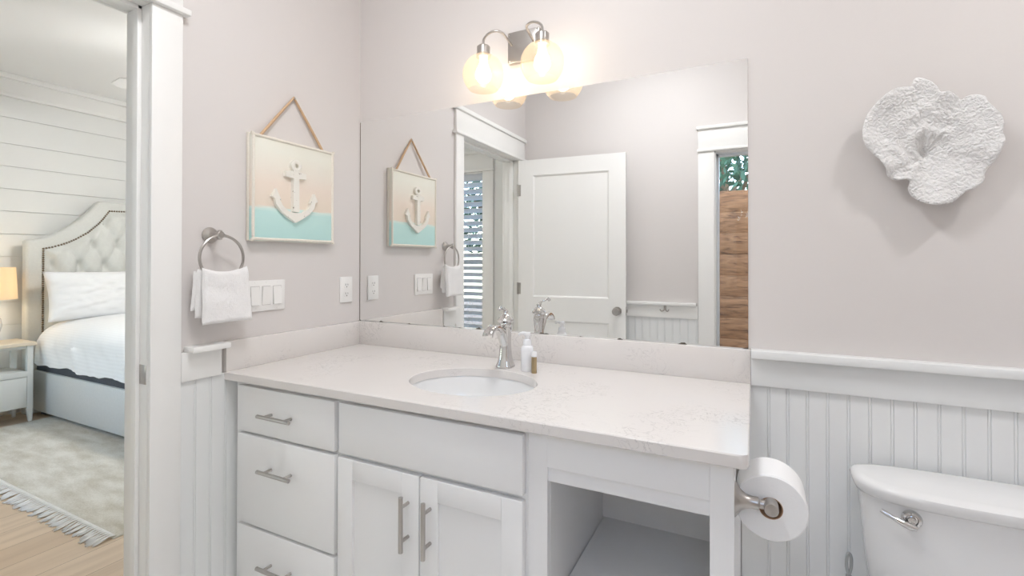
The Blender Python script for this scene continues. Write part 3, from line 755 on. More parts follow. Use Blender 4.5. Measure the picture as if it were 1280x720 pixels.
# ---------------------------------------------------------------- vanity light
VX = 0.842
vl = thing('vanity_light', 'nickel two-globe vanity light on the wall above the mirror', 'wall light', (VX, 0.005, 2.09))
bm = B((VX-0.063, VX+0.070, -0.016, 0.005, 2.030, 2.150, 0.002))
obj('backplate', bm, M_nickel, vl)
for sx in (-0.056, 0.063):
    for z in (2.037, 2.143):
        bm = bmesh.new(); ellip(bm, (VX+sx, -0.0165, z), 0.003, 0.002, 0.003, 8, 6); obj('screw', bm, M_chrome, vl)
GY = -0.105
for s in (-1, 1):
    gx = VX + s*0.121 - 0.0005
    bm = bmesh.new()
    tube(bm, catmull([(VX+s*0.046, -0.014, 2.100), (VX+s*0.047, -0.055, 2.111), (VX+s*0.052, -0.090, 2.120), (VX+s*0.075, -0.104, 2.124), (VX+s*0.100, GY, 2.119), (gx-s*0.003, GY, 2.104), (gx, GY, 2.085), (gx, GY, 2.070)], 7), 0.0046, 10)
    obj('arm', bm, M_nickel, vl)
    bm = bmesh.new(); lathe(bm, [(0.007, 2.078), (0.022, 2.076), (0.025, 2.072), (0.025, 2.044), (0.0265, 2.042), (0.0265, 2.032), (0.0, 2.032)], (gx, GY, 0), (0, 0, 1), 28)
    obj('socket', bm, M_nickel, vl)
    bm = bmesh.new(); R0, zc = 0.0785, 1.968
    prof = []
    for k in range(25):
        a = math.radians(70 - k*(70+47)/24)
        prof.append((R0*math.cos(a), zc + R0*math.sin(a)*0.98))
    prof = [(0.027, 2.0445)] + prof
    prof.append((prof[-1][0]+0.0015, prof[-1][1]-0.001))
    lathe(bm, prof, (gx, GY, 0), (0, 0, 1), 48, cap=False)
    gl = obj('globe_shade', bm, M_globe, vl, label='champagne tinted glass globe open at the bottom', sharp=80)
    bm = bmesh.new()
    lathe(bm, [(0.0, 1.936), (0.012, 1.938), (0.022, 1.945), (0.028, 1.956), (0.0295, 1.968), (0.026, 1.984), (0.018, 2.000), (0.0135, 2.012), (0.0135, 2.03)], (gx, GY, 0), (0, 0, 1), 24)
    obj('bulb', bm, M_bulb, vl, label='lit warm white bulb')

# ---------------------------------------------------------------- anchor plaque
pq = thing('wall_plaque', 'square beach plaque with a cream anchor hung by a cord', 'wall art', (0.0, -0.373, 1.334))
PY0, PY1, PZ0, PZ1 = -0.563, -0.186, 1.335, 1.722
bm = B((0.001, 0.014, PY0-0.002, PY1+0.002, PZ0-0.002, PZ1+0.003, 0.002))
obj('backboard', bm, M_cream, pq)
# painted panel gets its own origin so the paint bands sit right
bm = B((0.014, 0.030, PY0, PY1, PZ0, PZ1, 0.003))
M0 = WM[pq.name]; obj('painted_panel', bm, M_plaque, pq)
bm = bmesh.new(); i = 0.006
tube(bm, catmull([(0.030, PY0+i, PZ0+i+0.01), (0.030, PY0+i, (PZ0+PZ1)/2), (0.030, PY0+i, PZ1-i-0.01), (0.030, PY0+i+0.01, PZ1-i), (0.030, (PY0+PY1)/2, PZ1-i), (0.030, PY1-i-0.01, PZ1-i), (0.030, PY1-i, PZ1-i-0.01),
              (0.030, PY1-i, (PZ0+PZ1)/2), (0.030, PY1-i, PZ0+i+0.01), (0.030, PY1-i-0.01, PZ0+i), (0.030, (PY0+PY1)/2, PZ0+i), (0.030, PY0+i+0.01, PZ0+i)], 6, True), 0.0055, 8, True)
obj('rope_border', bm, M_cream, pq)
# anchor
bm = bmesh.new(); ac = -0.3855
def ring2(cy, cz, r0, r1, x0, x1, seg=24):
    a = [[bm.verts.new((x, cy+r*math.cos(2*PI*k/seg), cz+r*math.sin(2*PI*k/seg))) for k in range(seg)] for r, x in ((r1, x0), (r1, x1-0.002), ((r0+r1)/2, x1), (r0, x1-0.002), (r0, x0))]
    for A, Bq in zip(a, a[1:] + a[:1]):
        for k in range(seg): bm.faces.new((A[k], A[(k+1) % seg], Bq[(k+1) % seg], Bq[k]))
ring2(ac+0.002, 1.6300, 0.009, 0.0235, 0.029, 0.046)
prism(bm, [(ac-0.047, 1.583), (ac-0.047, 1.603), (ac-0.015, 1.609), (ac+0.015, 1.609), (ac+0.047, 1.603), (ac+0.047, 1.583), (ac+0.015, 1.580), (ac-0.015, 1.580)], 'yz', 0.029, 0.045)
prism(bm, [(ac-0.012, 1.61), (ac+0.012, 1.61), (ac+0.014, 1.45), (ac-0.014, 1.45)], 'yz', 0.029, 0.046)
L = [(-0.105, 1.500), (-0.088, 1.531), (-0.066, 1.490), (-0.074, 1.493), (-0.060, 1.470), (-0.035, 1.451), (-0.014, 1.447)]
R = [(-y, z) for y, z in L[::-1]]
bot = [(0.092, 1.494), (0.088, 1.472), (0.062, 1.444), (0.030, 1.424), (0.0, 1.408), (-0.030, 1.424), (-0.062, 1.444), (-0.088, 1.472), (-0.092, 1.494)]
prism(bm, [(ac+y, z) for y, z in L + R + bot], 'yz', 0.029, 0.044)
obj('anchor', bm, M_anchor, pq, sharp=30, label='cream painted anchor with chipped edges')
bm = bmesh.new()
tube(bm, [(0.018, -0.521, 1.722), (0.012, -0.44, 1.820), (0.008, -0.3690, 1.906), (0.012, -0.305, 1.820), (0.018, -0.235, 1.722)], 0.0054, 8)
obj('cord', bm, M_rope, pq, label='brown jute hanging cord')
bm = bmesh.new(); lathe(bm, [(0.002, 0), (0.002, 0.014), (0.004, 0.0145), (0.004, 0.016), (0, 0.016)], (0.0, -0.369, 1.902), (1, 0, 0), 10)
obj('nail', bm, M_nickel, pq)

# ---------------------------------------------------------------- towel ring and towel
TY, TZ = -0.694, 1.346
tr_ = thing('towel_ring', 'brushed nickel towel ring on the wall beside the doorway', 'towel ring', (0, TY, TZ))
bm = bmesh.new(); lathe(bm, [(0.0, 0.0), (0.026, 0.0), (0.027, 0.004), (0.024, 0.010), (0.015, 0.016), (0.011, 0.024), (0.010, 0.046), (0.012, 0.048), (0.012, 0.062), (0.010, 0.064), (0, 0.064)], (0.0, TY, TZ), (1, 0, 0), 28, cap=False)
obj('post', bm, M_nickel, tr_)
bm = bmesh.new(); lathe(bm, [(0.0, -0.016), (0.0065, -0.0155), (0.0065, 0.0155), (0.0, 0.016)], (0.056, TY, TZ), (0, 0, 1), 16, cap=False)
obj('knuckle', bm, M_nickel, tr_)
bm = bmesh.new(); RR = 0.074; rc = Vector((0.056, TY+0.008, TZ-RR-0.002))
tube(bm, [rc + Vector((0.0, RR*math.cos(2*PI*k/56), RR*math.sin(2*PI*k/56))) for k in range(56)], 0.0046, 10, True)
obj('ring', bm, M_nickel, tr_)
# towel: folded terry slab draped through the ring; one mesh of layered folds
bm = bmesh.new(); random.seed(4)
rb = TZ-2*RR-0.002     # ring bottom z
def layer(x0, x1, ya, yb, zbot, ztop_fn, nu=44, nv=48, thick=0.012, seed=0, flare=0.0):
    def P(u, v, side):
        y = ya+(yb-ya)*u; zt_ = ztop_fn(u); z = zbot+(zt_-zbot)*v
        y += (u-0.5)*flare*(1-v)*2
        x = x0+(x1-x0)*v
        x += 0.005*math.sin(u*7+seed)*(1-v)**0.5 + 0.004*noise.noise((u*4+seed, v*4, seed))
        eu = min(1, 9*min(u, 1-u)); ev = min(1, 11*min(v, 1-v))
        edge = (1-(1-eu)**2)**0.5*(1-(1-ev)**2)**0.5
        x += side*thick/2*edge
        x += side*edge*(0.0016*noise.noise((y*240, z*240, seed+side)) + 0.0012*noise.noise((y*480, z*480, seed)))
        z += 0.003*noise.noise((u*5, seed*2.1, 1.3))*(1-v)
        return (x, y, z)
    g = [[[bm.verts.new(P(i/nu, j/nv, s)) for j in range(nv+1)] for i in range(nu+1)] for s in (-1, 1)]
    for s in (0, 1):
        for i in range(nu):
            for j in range(nv): bm.faces.new((g[s][i][j], g[s][i+1][j], g[s][i+1][j+1], g[s][i][j+1]))
    for i in range(nu):
        for j in (0, nv): bm.faces.new((g[0][i][j], g[0][i+1][j], g[1][i+1][j], g[1][i][j]))
    for j in range(nv):
        for i in (0, nu): bm.faces.new((g[0][i][j], g[0][i][j+1], g[1][i][j+1], g[1][i][j]))
scoop = lambda u: 1.241 - 0.016*math.sin(PI*u)**0.8 + 0.004*(u-0.5)
layer(0.076, 0.064, -0.757, -0.604, 1.057, scoop, thick=0.026, seed=1, flare=0.008)
layer(0.050, 0.048, -0.762, -0.612, 1.078, lambda u: 1.236-0.014*math.sin(PI*u), thick=0.022, seed=4, flare=0.006)
layer(0.026, 0.036, -0.766, -0.616, 1.100, lambda u: 1.228-0.012*math.sin(PI*u), thick=0.022, seed=7, flare=0.006)
o = obj('hand_towel', bm, M_towel, sharp=80)
tag(o, 'white folded terry hand towel hanging through the nickel ring', 'towel')

# ---------------------------------------------------------------- switch plate, outlet
sw = thing('switch_plate', 'white three-rocker light switch plate half behind the towel', 'light switch', (0, -0.4855, 1.13))
obj('plate', B((0.0005, 0.0065, -0.567, -0.405, 1.0745, 1.188, 0.0022)), M_plate, sw)
for k, c in enumerate((-0.5315, -0.4855, -0.4395)):
    bm = bmesh.new(); hw, hh = 0.0165, 0.034; zc = 1.131
    tilt = -1 if k == 1 else 1
    xa, xb = (0.0125, 0.0075) if tilt < 0 else (0.0075, 0.0130)     # proud at the top or at the bottom
    v = [bm.verts.new(p) for p in ((0.004, c-hw, zc-hh), (0.004, c+hw, zc-hh), (0.004, c+hw, zc+hh), (0.004, c-hw, zc+hh),
                                   (xb, c-hw, zc-hh), (xb, c+hw, zc-hh), (xa, c+hw, zc+hh), (xa, c-hw, zc+hh))]
    for f in ((0, 3, 2, 1), (4, 5, 6, 7), (0, 1, 5, 4), (1, 2, 6, 5), (2, 3, 7, 6), (3, 0, 4, 7)): bm.faces.new([v[i] for i in f])
    rk = obj('rocker', bm, M_plate, sw, flat=True)
    obj('rocker_gap_shade', B((0.0060, 0.0068, c-hw-0.0014, c+hw+0.0014, zc-hh-0.0014, zc+hh+0.0014)), M_gap, sw, flat=True)  # thin grey sheet: shade of the gap put into its colour
for c in (-0.5315, -0.4855, -0.4395):
    for z in (1.0825, 1.180):
        bm = bmesh.new(); ellip(bm, (0.0066, c, z), 0.001, 0.0028, 0.0028, 10, 6); obj('screw', bm, M_plate, sw)
ol = thing('wall_outlet', 'white duplex wall outlet beside the mirror edge', 'outlet', (0, -0.086, 1.13))
obj('plate', B((0.0005, 0.0065, -0.1215, -0.0505, 1.0745, 1.189, 0.0022)), M_plate, ol)
for z in (1.151, 1.112):
    bm = bmesh.new(); pts = [(-0.086+0.0165*math.cos(2*PI*k/20), z+min(max(0.0165*math.sin(2*PI*k/20), -0.0125), 0.0125)) for k in range(20)]
    prism(bm, pts, 'yz', 0.005, 0.0078)
    rcp = obj('receptacle', bm, M_plate, ol)
    for dy, h in ((-0.0065, 0.0045), (0.0065, 0.0038)): obj('slot', B((0.0075, 0.0081, -0.086+dy-0.001, -0.086+dy+0.001, z+0.003-h, z+0.003+h)), M_dark, rcp, flat=True)
    bm = bmesh.new(); lathe(bm, [(0.0025, 0), (0.0025, 0.0006)], (0.0076, -0.086, z-0.007), (1, 0, 0), 10); obj('ground_hole', bm, M_dark, rcp)

# ---------------------------------------------------------------- toilet roll and holder
HXx, HYy, HZ = 1.668, -0.565, 0.757
th = thing('toilet_roll_holder', 'brushed nickel toilet roll holder fixed to the vanity side', 'toilet roll holder', (1.6, HYy, HZ))
def post(y):
    bm = bmesh.new(); lathe(bm, [(0.0, 0.0), (0.036, 0.0), (0.0345, 0.002), (0.028, 0.006), (0.020, 0.013), (0.0145, 0.022), (0.0125, 0.032), (0.0125, 0.044), (0.011, 0.046), (0.0095, 0.047), (0.0095, 0.068)], (1.6, y, HZ), (1, 0, 0), 28)
    return bm
obj('post', post(HYy), M_nickel, th); obj('post', post(-0.425), M_nickel, th)
bm = bmesh.new(); lathe(bm, [(0.0, 0.0), (0.0125, 0.0005), (0.0135, 0.002), (0.0135, 0.03), (0.010, 0.032), (0.010, 0.150), (0.0135, 0.152), (0.0135, 0.176), (0.0, 0.178)], (HXx, HYy-0.022, HZ), (0, 1, 0), 24, cap=False)
obj('spindle', bm, M_nickel, th)
tp = thing('toilet_roll', 'white toilet roll on the holder at the vanity side', 'toilet roll', (HXx, -0.505, HZ))
bm = bmesh.new(); y0, y1, ro, ri = -0.553, -0.448, 0.0685, 0.0225; cz = 0.7465
prof = [(ri, y0), (ro-0.003, y0), (ro, y0+0.003), (ro, y1-0.003), (ro-0.003, y1), (ri, y1)]
lathe(bm, [(r, y) for r, y in prof] + [prof[0]], (HXx, 0, cz), (0, 1, 0), 64, cap=False)
obj('tissue', bm, M_tp, tp)
bm = bmesh.new(); lathe(bm, [(ri, y0-0.0005), (ri, y1+0.0005), (ri-0.0015, y1+0.0005), (ri-0.0015, y0-0.0005), (ri, y0-0.0005)], (HXx, 0, cz+0.0), (0, 1, 0), 40, cap=False)
obj('cardboard_core', bm, M_card, tp, label='brown cardboard core')

# ---------------------------------------------------------------- toilet
TXC = 2.128
tl = thing('toilet', 'white two-piece toilet against the beadboard wall', 'toilet', (TXC, -0.4, 0))
def dplan(hw, yb, yf, n=56, ym=-0.105):
    """stadium-like outline: rounded back corners at yb, bowed front reaching yf"""
    pts = []
    for i in range(n):
        a = 2*PI*i/n; c, s_ = math.cos(a), math.sin(a)
        x = hw*math.copysign(abs(c)**(2/3.0), c)
        y = ym - (ym-yf)*abs(s_)**(2/2.5) if s_ > 0 else ym + (yb-ym)*abs(s_)**(2/4.5)
        pts.append((TXC+x, y))
    return pts
def loftplan(bm, rows):
    rs = [[bm.verts.new((p[0], p[1], z)) for p in pl] for pl, z in rows]
    n = len(rs[0])
    for A, Bq in zip(rs, rs[1:]):
        for i in range(n): bm.faces.new((A[i], A[(i+1) % n], Bq[(i+1) % n], Bq[i]))
    bm.faces.new(rs[0][::-1]); bm.faces.new(rs[-1])
bm = bmesh.new()
loftplan(bm, [(dplan(0.200, -0.035, -0.165), 0.375), (dplan(0.215, -0.032, -0.178), 0.40), (dplan(0.226, -0.030, -0.188), 0.50), (dplan(0.238, -0.028, -0.197), 0.657)])
tank = obj('tank', bm, M_porc, tl, sharp=50)
bm = bmesh.new()
loftplan(bm, [(dplan(0.240, -0.026, -0.200), 0.654), (dplan(0.246, -0.025, -0.207), 0.656), (dplan(0.252, -0.024, -0.219), 0.668), (dplan(0.255, -0.023, -0.227), 0.682), (dplan(0.253, -0.024, -0.226), 0.690), (dplan(0.246, -0.027, -0.217), 0.6955), (dplan(0.23, -0.035, -0.198), 0.6975)])
obj('tank_lid', bm, M_porc, tl, sharp=50)
bm = bmesh.new()
lathe(bm, [(0.0, 0.0), (0.021, 0.0), (0.0215, 0.004), (0.018, 0.010), (0.013, 0.011), (0.011, 0.007), (0.009, 0.007), (0.0085, 0.016), (0.0, 0.017)], (1.984, -0.188, 0.627), (-0.12, -1, 0), 28, cap=False)
tube(bm, [(1.990, -0.2085, 0.614), (1.978, -0.2095, 0.616), (1.962, -0.2085, 0.621), (1.944, -0.204, 0.628), (1.930, -0.199, 0.634), (1.921, -0.196, 0.638)], [0.006, 0.0085, 0.0075, 0.0055, 0.0058, 0.0045], 12)
obj('flush_lever', bm, M_chrome, tank, label='chrome flush lever')
bm = bmesh.new()
def oval(hx, hy, cy, z, n=40): return [bm.verts.new((TXC+hx*math.cos(2*PI*k/n), cy+hy*math.sin(2*PI*k/n), z)) for k in range(n)]
rs = [oval(0.11, 0.20, -0.33, 0.0), oval(0.11, 0.20, -0.33, 0.03), oval(0.095, 0.18, -0.32, 0.08), oval(0.10, 0.19, -0.33, 0.2), oval(0.15, 0.24, -0.39, 0.30), oval(0.178, 0.262, -0.42, 0.36), oval(0.182, 0.265, -0.42, 0.385), oval(0.15, 0.23, -0.42, 0.388), oval(0.13, 0.20, -0.42, 0.34), oval(0.08, 0.12, -0.40, 0.24), oval(0.03, 0.05, -0.38, 0.2)]
for A, Bq in zip(rs, rs[1:]):
    for k in range(40): bm.faces.new((A[k], A[(k+1) % 40], Bq[(k+1) % 40], Bq[k]))
bm.faces.new(rs[0][::-1]); bm.faces.new(rs[-1])
box(bm, TXC-0.17, TXC+0.17, -0.24, -0.04, 0.33, 0.376, 0.02, 3)
obj('bowl', bm, M_porc, tl, sharp=60)
bm = bmesh.new(); rs = [oval(0.183, 0.232, -0.45, 0.392), oval(0.187, 0.236, -0.45, 0.40), oval(0.187, 0.236, -0.45, 0.415), oval(0.178, 0.228, -0.45, 0.424), oval(0.10, 0.14, -0.45, 0.427)]
for A, Bq in zip(rs, rs[1:]):
    for k in range(40): bm.faces.new((A[k], A[(k+1) % 40], Bq[(k+1) % 40], Bq[k]))
bm.faces.new(rs[0][::-1]); bm.faces.new(rs[-1])
obj('seat_lid', bm, M_porc, tl, sharp=60)
# grey brush handle between vanity and tank
br = thing('toilet_brush', 'grey toilet brush handle standing between toilet tank and vanity', 'brush', (1.853, -0.075, 0))
bm = bmesh.new()
P0, P1 = Vector((1.853, -0.075, 0.10)), Vector((1.876, -0.045, 0.375))
tube(bm, [P0, P0.lerp(P1, 0.5), P1], [0.008, 0.0085, 0.0075], 12)
lp = catmull([P1, (1.8715, -0.043, 0.395), (1.8725, -0.041, 0.422), (1.8775, -0.040, 0.434), (1.8825, -0.041, 0.422), (1.8815, -0.043, 0.395), P1], 5)
tube(bm, lp, 0.0040, 8)
obj('handle', bm, M_brushgrey, br)
bm = bmesh.new(); lathe(bm, [(0.0, 0.0), (0.045, 0.0), (0.048, 0.01), (0.040, 0.13), (0.036, 0.13), (0.042, 0.012), (0.0, 0.01)], (1.853, -0.075, 0.0), (0, 0, 1), 28, cap=False)
obj('holder_cup', bm, M_plate, br)

# ---------------------------------------------------------------- coral wall sculpture
# outline seen from the front, metres right / up from its hollow
CORAL = [(-0.018, 0.203), (0.006, 0.19), (0.02, 0.171), (0.027, 0.156), (0.045, 0.155), (0.062, 0.143), (0.072, 0.132), (0.083, 0.14), (0.101, 0.142), (0.118, 0.134), (0.124, 0.117), (0.136, 0.099), (0.147, 0.082), (0.153, 0.06), (0.15, 0.036), (0.153, 0.017), (0.145, -0.006), (0.137, -0.032), (0.127, -0.047), (0.119, -0.062), (0.115, -0.084), (0.098, -0.101), (0.082, -0.108), (0.067, -0.121), (0.048, -0.137), (0.014, -0.142), (-0.012, -0.133), (-0.032, -0.115), (-0.04, -0.095), (-0.037, -0.078), (-0.043, -0.069), (-0.066, -0.069), (-0.085, -0.055), (-0.091, -0.034), (-0.105, -0.009), (-0.122, 0.013), (-0.134, 0.028), (-0.141, 0.053), (-0.14, 0.082), (-0.131, 0.116), (-0.114, 0.143), (-0.091, 0.166), (-0.068, 0.18), (-0.047, 0.182), (-0.031, 0.182), (-0.029, 0.196)]
CC = Vector((2.052, 0.0, 1.552))
out = catmull([Vector((x, z, 0)) for x, z in CORAL], 6, True); NR = len(out); NT = 60
bm = bmesh.new(); front = []; back = []
for j in range(NT+1):
    tt = 0.02+0.98*j/NT; fr_, bk_ = [], []
    for i, p in enumerate(out):
        a = math.atan2(p.y, p.x)
        x, z = p.x*tt, p.y*tt
        d = 0.024 + 0.032*tt**0.9
        # cabbage-like folds wound round the hollow, steep on the inner side
        for amp, t0, w_, ph in ((0.012, 0.26, 0.10, 0.9), (0.010, 0.58, 0.12, 1.7)):
            tc_ = t0 + 0.09*math.sin(a+ph)
            q = (tt-tc_)/w_
            d += amp*math.exp(-q*q)*(0.55+0.45*math.sin(a-ph*0.6))
        d += 0.006*tt*tt*math.sin(4*a+1.0) + 0.004*tt*tt*math.sin(9*a+2*tt)
        d -= 0.020*math.exp(-(tt/0.075)**2)
        d += 0.005*noise.noise((x*22, z*22, 0.3)) + tt*(0.0012*noise.noise((x*120, z*120, 2.0)) + 0.0012*noise.noise((x*260, z*260, 4.0)))
        d = max(d, 0.008)
        edge = 0.004*max(0, (tt-0.95)/0.05)**2
        fr_.append(bm.verts.new(CC + Vector((x, -(d-edge), z))))
        bk_.append(bm.verts.new(CC + Vector((x*0.985, -max(0.003, d-0.012-0.006*(1-tt)), z*0.985))))
    front.append(fr_); back.append(bk_)
for g in (front, back):
    for A, Bq in zip(g, g[1:]):
        for i in range(NR): bm.faces.new((A[i], A[(i+1) % NR], Bq[(i+1) % NR], Bq[i]))
    bm.faces.new(g[0])
for i in range(NR): bm.faces.new((front[-1][i], front[-1][(i+1) % NR], back[-1][(i+1) % NR], back[-1][i]))
lathe(bm, [(0.03, 0.0), (0.03, 0.014)], CC+Vector((0, 0.004, 0)), (0, -1, 0), 16)
o = obj('coral_sculpture', bm, M_coral, sharp=180)
tag(o, 'white porous coral sculpture mounted on the wall above the toilet', 'wall art')

# ---------------------------------------------------------------- robe hook on the front wall
rh = thing('robe_hook', 'small nickel double robe hook on the front wall seen in the mirror', 'hook', (1.086, YF+0.02, 0.92))
bm = bmesh.new(); box(bm, 1.077, 1.095, YF+0.02, YF+0.026, 0.918, 0.95, 0.002)
for s in (-1, 1):
    tube(bm, catmull([(1.086+s*0.003, YF+0.025, 0.928), (1.086+s*0.010, YF+0.038, 0.916), (1.086+s*0.022, YF+0.050, 0.914), (1.086+s*0.030, YF+0.054, 0.926)], 5), [0.0045]*11+[0.004]*5, 8)
obj('hook_body', bm, M_nickel, rh)

# ---------------------------------------------------------------- bathroom ceiling: recessed light and an added fill dome
can = thing('recessed_light', 'round recessed ceiling light over the toilet side of the bathroom', 'ceiling light', (2.72, -0.78, H))
bm = bmesh.new(); lathe(bm, [(0.060, 0.0), (0.085, 0.0), (0.085, -0.006), (0.062, -0.010), (0.060, 0.0)], (2.72, -0.78, H), (0, 0, 1), 40, cap=False); obj('trim_ring', bm, M_plate, can)
bm = bmesh.new(); lathe(bm, [(0.0, -0.004), (0.060, -0.004), (0.060, 0.0)], (2.72, -0.78, H), (0, 0, 1), 40, cap=False); obj('lens', bm, M_can, can)
dm = thing('fill_dome', 'white fill dome added unseen on the bathroom ceiling', 'ceiling light', (1.06, -1.06, H))  # invented fixture, out of view, brightens the room evenly
bm = bmesh.new(); lathe(bm, [(0.0, 0.0), (0.20, 0.0), (0.20, -0.025), (0.19, -0.03), (0.0, -0.03)], (1.06, -1.06, H), (0, 0, 1), 40, cap=False); obj('pan', bm, M_plate, dm)
bm = bmesh.new(); lathe(bm, [(0.19, -0.03), (0.185, -0.05), (0.16, -0.075), (0.11, -0.095), (0.05, -0.105), (0.0, -0.107)], (1.06, -1.06, H), (0, 0, 1), 40, cap=False); obj('diffuser', bm, M_fill_dome, dm)

# ---------------------------------------------------------------- bedroom
# bed
BYC = 0.92                     # centre line
bd = thing('bed', 'pale grey upholstered bed with a tufted arched headboard', 'bed', (-2.45, BYC, 0))
HXF = -3.65
half = [(0.070, 0.0), (0.070, 1.416), (0.082, 1.432), (0.104, 1.427), (0.155, 1.439), (0.205, 1.457), (0.258, 1.487), (0.310, 1.524), (0.366, 1.567), (0.419, 1.614), (0.463, 1.662), (0.505, 1.713), (0.545, 1.776), (0.575, 1.793), (0.92, 1.803)]
full = half + [(2*BYC-y, z) for y, z in half[-2::-1]]
inner = [(0.173, 0.42), (0.175, 1.356), (0.232, 1.371), (0.293, 1.394), (0.345, 1.418), (0.392, 1.445), (0.477, 1.506), (0.553, 1.588), (0.596, 1.648), (0.636, 1.711), (0.92, 1.722)]
innerF = inner + [(2*BYC-y, z) for y, z in inner[-2::-1]]
bm = bmesh.new(); prism(bm, full, 'yz', HXF-0.09, HXF)
# soft front edge
hb = obj('headboard', bm, M_fabric, bd, sharp=50)
mdv = hb.modifiers.new('soft', 'BEVEL'); mdv.width = 0.018; mdv.segments = 3; mdv.limit_method = 'ANGLE'; mdv.angle_limit = math.radians(50)
def topz(y):
    y = BYC-abs(y-BYC)
    for (a, za), (b, zb) in zip(inner[1:], inner[2:]):
        if a <= y <= b: return za+(zb-za)*(y-a)/(b-a) if b > a else zb
    return inner[1][1]
by0, dyb, rz0, drz = 0.403, 0.182, 1.222, 0.185
buttons = []
for r in range(-1, 3):
    for c in range(-3, 12):
        y = by0 + dyb*c + (0.5*dyb if r % 2 else 0); z = rz0 + drz*r
        if 0.24 < y < 2*BYC-0.24 and z < topz(y)-0.03: buttons.append((y, z))
bm = bmesh.new(); ny, nz = 180, 90
def tuft(y, z):
    q = (y-by0)/dyb; p = (z-rz0)/drz
    a, b = q + p*0.5, q - p*0.5            # diamond lattice coordinates: buttons at integer a and b
    fa, fb = abs(a-round(a)), abs(b-round(b))
    d = 0.030*min(1, fa*3.0)**0.6*min(1, fb*3.0)**0.6
    dist = math.hypot((round(a)-a), (round(b)-b))
    d += 0.046*(1-math.exp(-(dist/0.17)**2))
    return d+0.001
rows = []
for i in range(ny+1):
    y = 0.176+(2*BYC-0.352)*i/ny; zt_ = topz(y)-0.002; col = []
    for j in range(nz+1):
        z = 0.42+(zt_-0.42)*j/nz
        edge = min(1, min(y-0.176, 2*BYC-0.176-y, zt_-z)/0.06); edge = max(edge, 0)
        z_ok = 1 if z > 0.95 else 0
        ff = tuft(y, z) if z_ok else 0.02
        # no tuft lines beyond the outermost buttons
        col.append(bm.verts.new((HXF+0.001+ff*edge, y, z)))
    rows.append(col)
for i in range(ny):
    for j in range(nz): bm.faces.new((rows[i][j], rows[i+1][j], rows[i+1][j+1], rows[i][j+1]))
tp_ = obj('tufted_panel', bm, M_fabric, hb, sharp=180)
for y, z in buttons:
    if z < 1.0: continue
    bm = bmesh.new(); ellip(bm, (HXF+0.002, y, z), 0.006, 0.013, 0.013, 12, 8); obj('button', bm, M_fabric, hb)
bm = bmesh.new()
path = []
for (a, b) in zip(innerF, innerF[1:]):
    a, b = Vector((HXF+0.003, *a)), Vector((HXF+0.003, *b)); n = max(1, int((b-a).length/0.018))
    for k in range(n): path.append(a.lerp(b, k/n))
for p in path:
    lathe(bm, [(0.0085, 0.0), (0.007, 0.004), (0.0, 0.006)], p, (1, 0, 0), 7, cap=False)
o = obj('nailhead_trim', bm, M_nail, hb, sharp=180, label='dark brass nailhead trim')
obj('side_rail', B((HXF, -1.36, 0.118, 0.165, 0.035, 0.362, 0.010)), M_fabric, bd)
obj('side_rail', B((HXF, -1.36, 2*BYC-0.165, 2*BYC-0.118, 0.035, 0.362, 0.010)), M_fabric, bd)
obj('foot_rail', B((-1.36, -1.31, 0.118, 2*BYC-0.118, 0.035, 0.362, 0.010)), M_fabric, bd)
for x, y in ((-3.57, 0.18), (-1.40, 0.18), (-3.57, 2*BYC-0.18), (-1.40, 2*BYC-0.18)): obj('foot', B((x-0.03, x+0.03, y-0.03, y+0.03, 0.0 if x < -3 else 0.013, 0.05, 0.004)), M_char, bd)
obj('platform', B((HXF+0.01, -1.37, 0.135, 2*BYC-0.135, 0.30, 0.418, 0.006)), M_char, bd, label='charcoal mattress platform')
# duvet with a mattress-like rounded body and pulled wrinkles
bm = bmesh.new()
DX0, DX1, DY0_, DY1_, DZ0, DZ1 = -3.60, -1.36, 0.085, 2*BYC-0.085, 0.420, 0.79
nx, nc = 90, 70
def section(k, x):
    """cross-section y,z, around from left bottom over the top to right bottom"""
    s = k/nc; a = PI*(1-s)
    c, sn = math.cos(a), math.sin(a); e = 0.34
    y = BYC + (DY1_-DY0_)/2*math.copysign(abs(c)**e, c)
    z = DZ0 + (DZ1-DZ0)*abs(sn)**0.56
    endl = min(1, (x-DX0)/0.16); fl = (1-(1-endl)**2)**0.5
    y = BYC+(y-BYC)*(0.975+0.025*fl); z = DZ0+(z-DZ0)*(0.86+0.14*fl)
    side = max(0, min(1, (0.75-z)/0.30))
    wv = noise.noise((x*7+ z*5, y*1.3, z*6))*0.022 + noise.noise((x*17+z*16, 3.1, z*5))*0.013
    y += (-1 if y < BYC else 1)*(wv*side)
    z += noise.noise((x*3, y*3, 0.5))*0.008*(1-side) + (abs(noise.noise((x*5, 5.5, y)))*0.036 if sn < 0.25 else 0)
    return y, z
rows = []
for i in range(nx+1):
    x = DX0+(DX1-DX0)*i/nx
    rows.append([bm.verts.new((x, *section(k, x))) for k in range(nc+1)])
for A, Bq in zip(rows, rows[1:]):
    for k in range(nc): bm.faces.new((A[k], A[k+1], Bq[k+1], Bq[k]))
    bm.faces.new((A[0], Bq[0], Bq[-1], A[-1]))
bm.faces.new(rows[0][::-1]); bm.faces.new(rows[-1])
o = obj('duvet', bm, M_duvet, sharp=75)
tag(o, 'white striped duvet covering the grey upholstered bed', 'bedding')
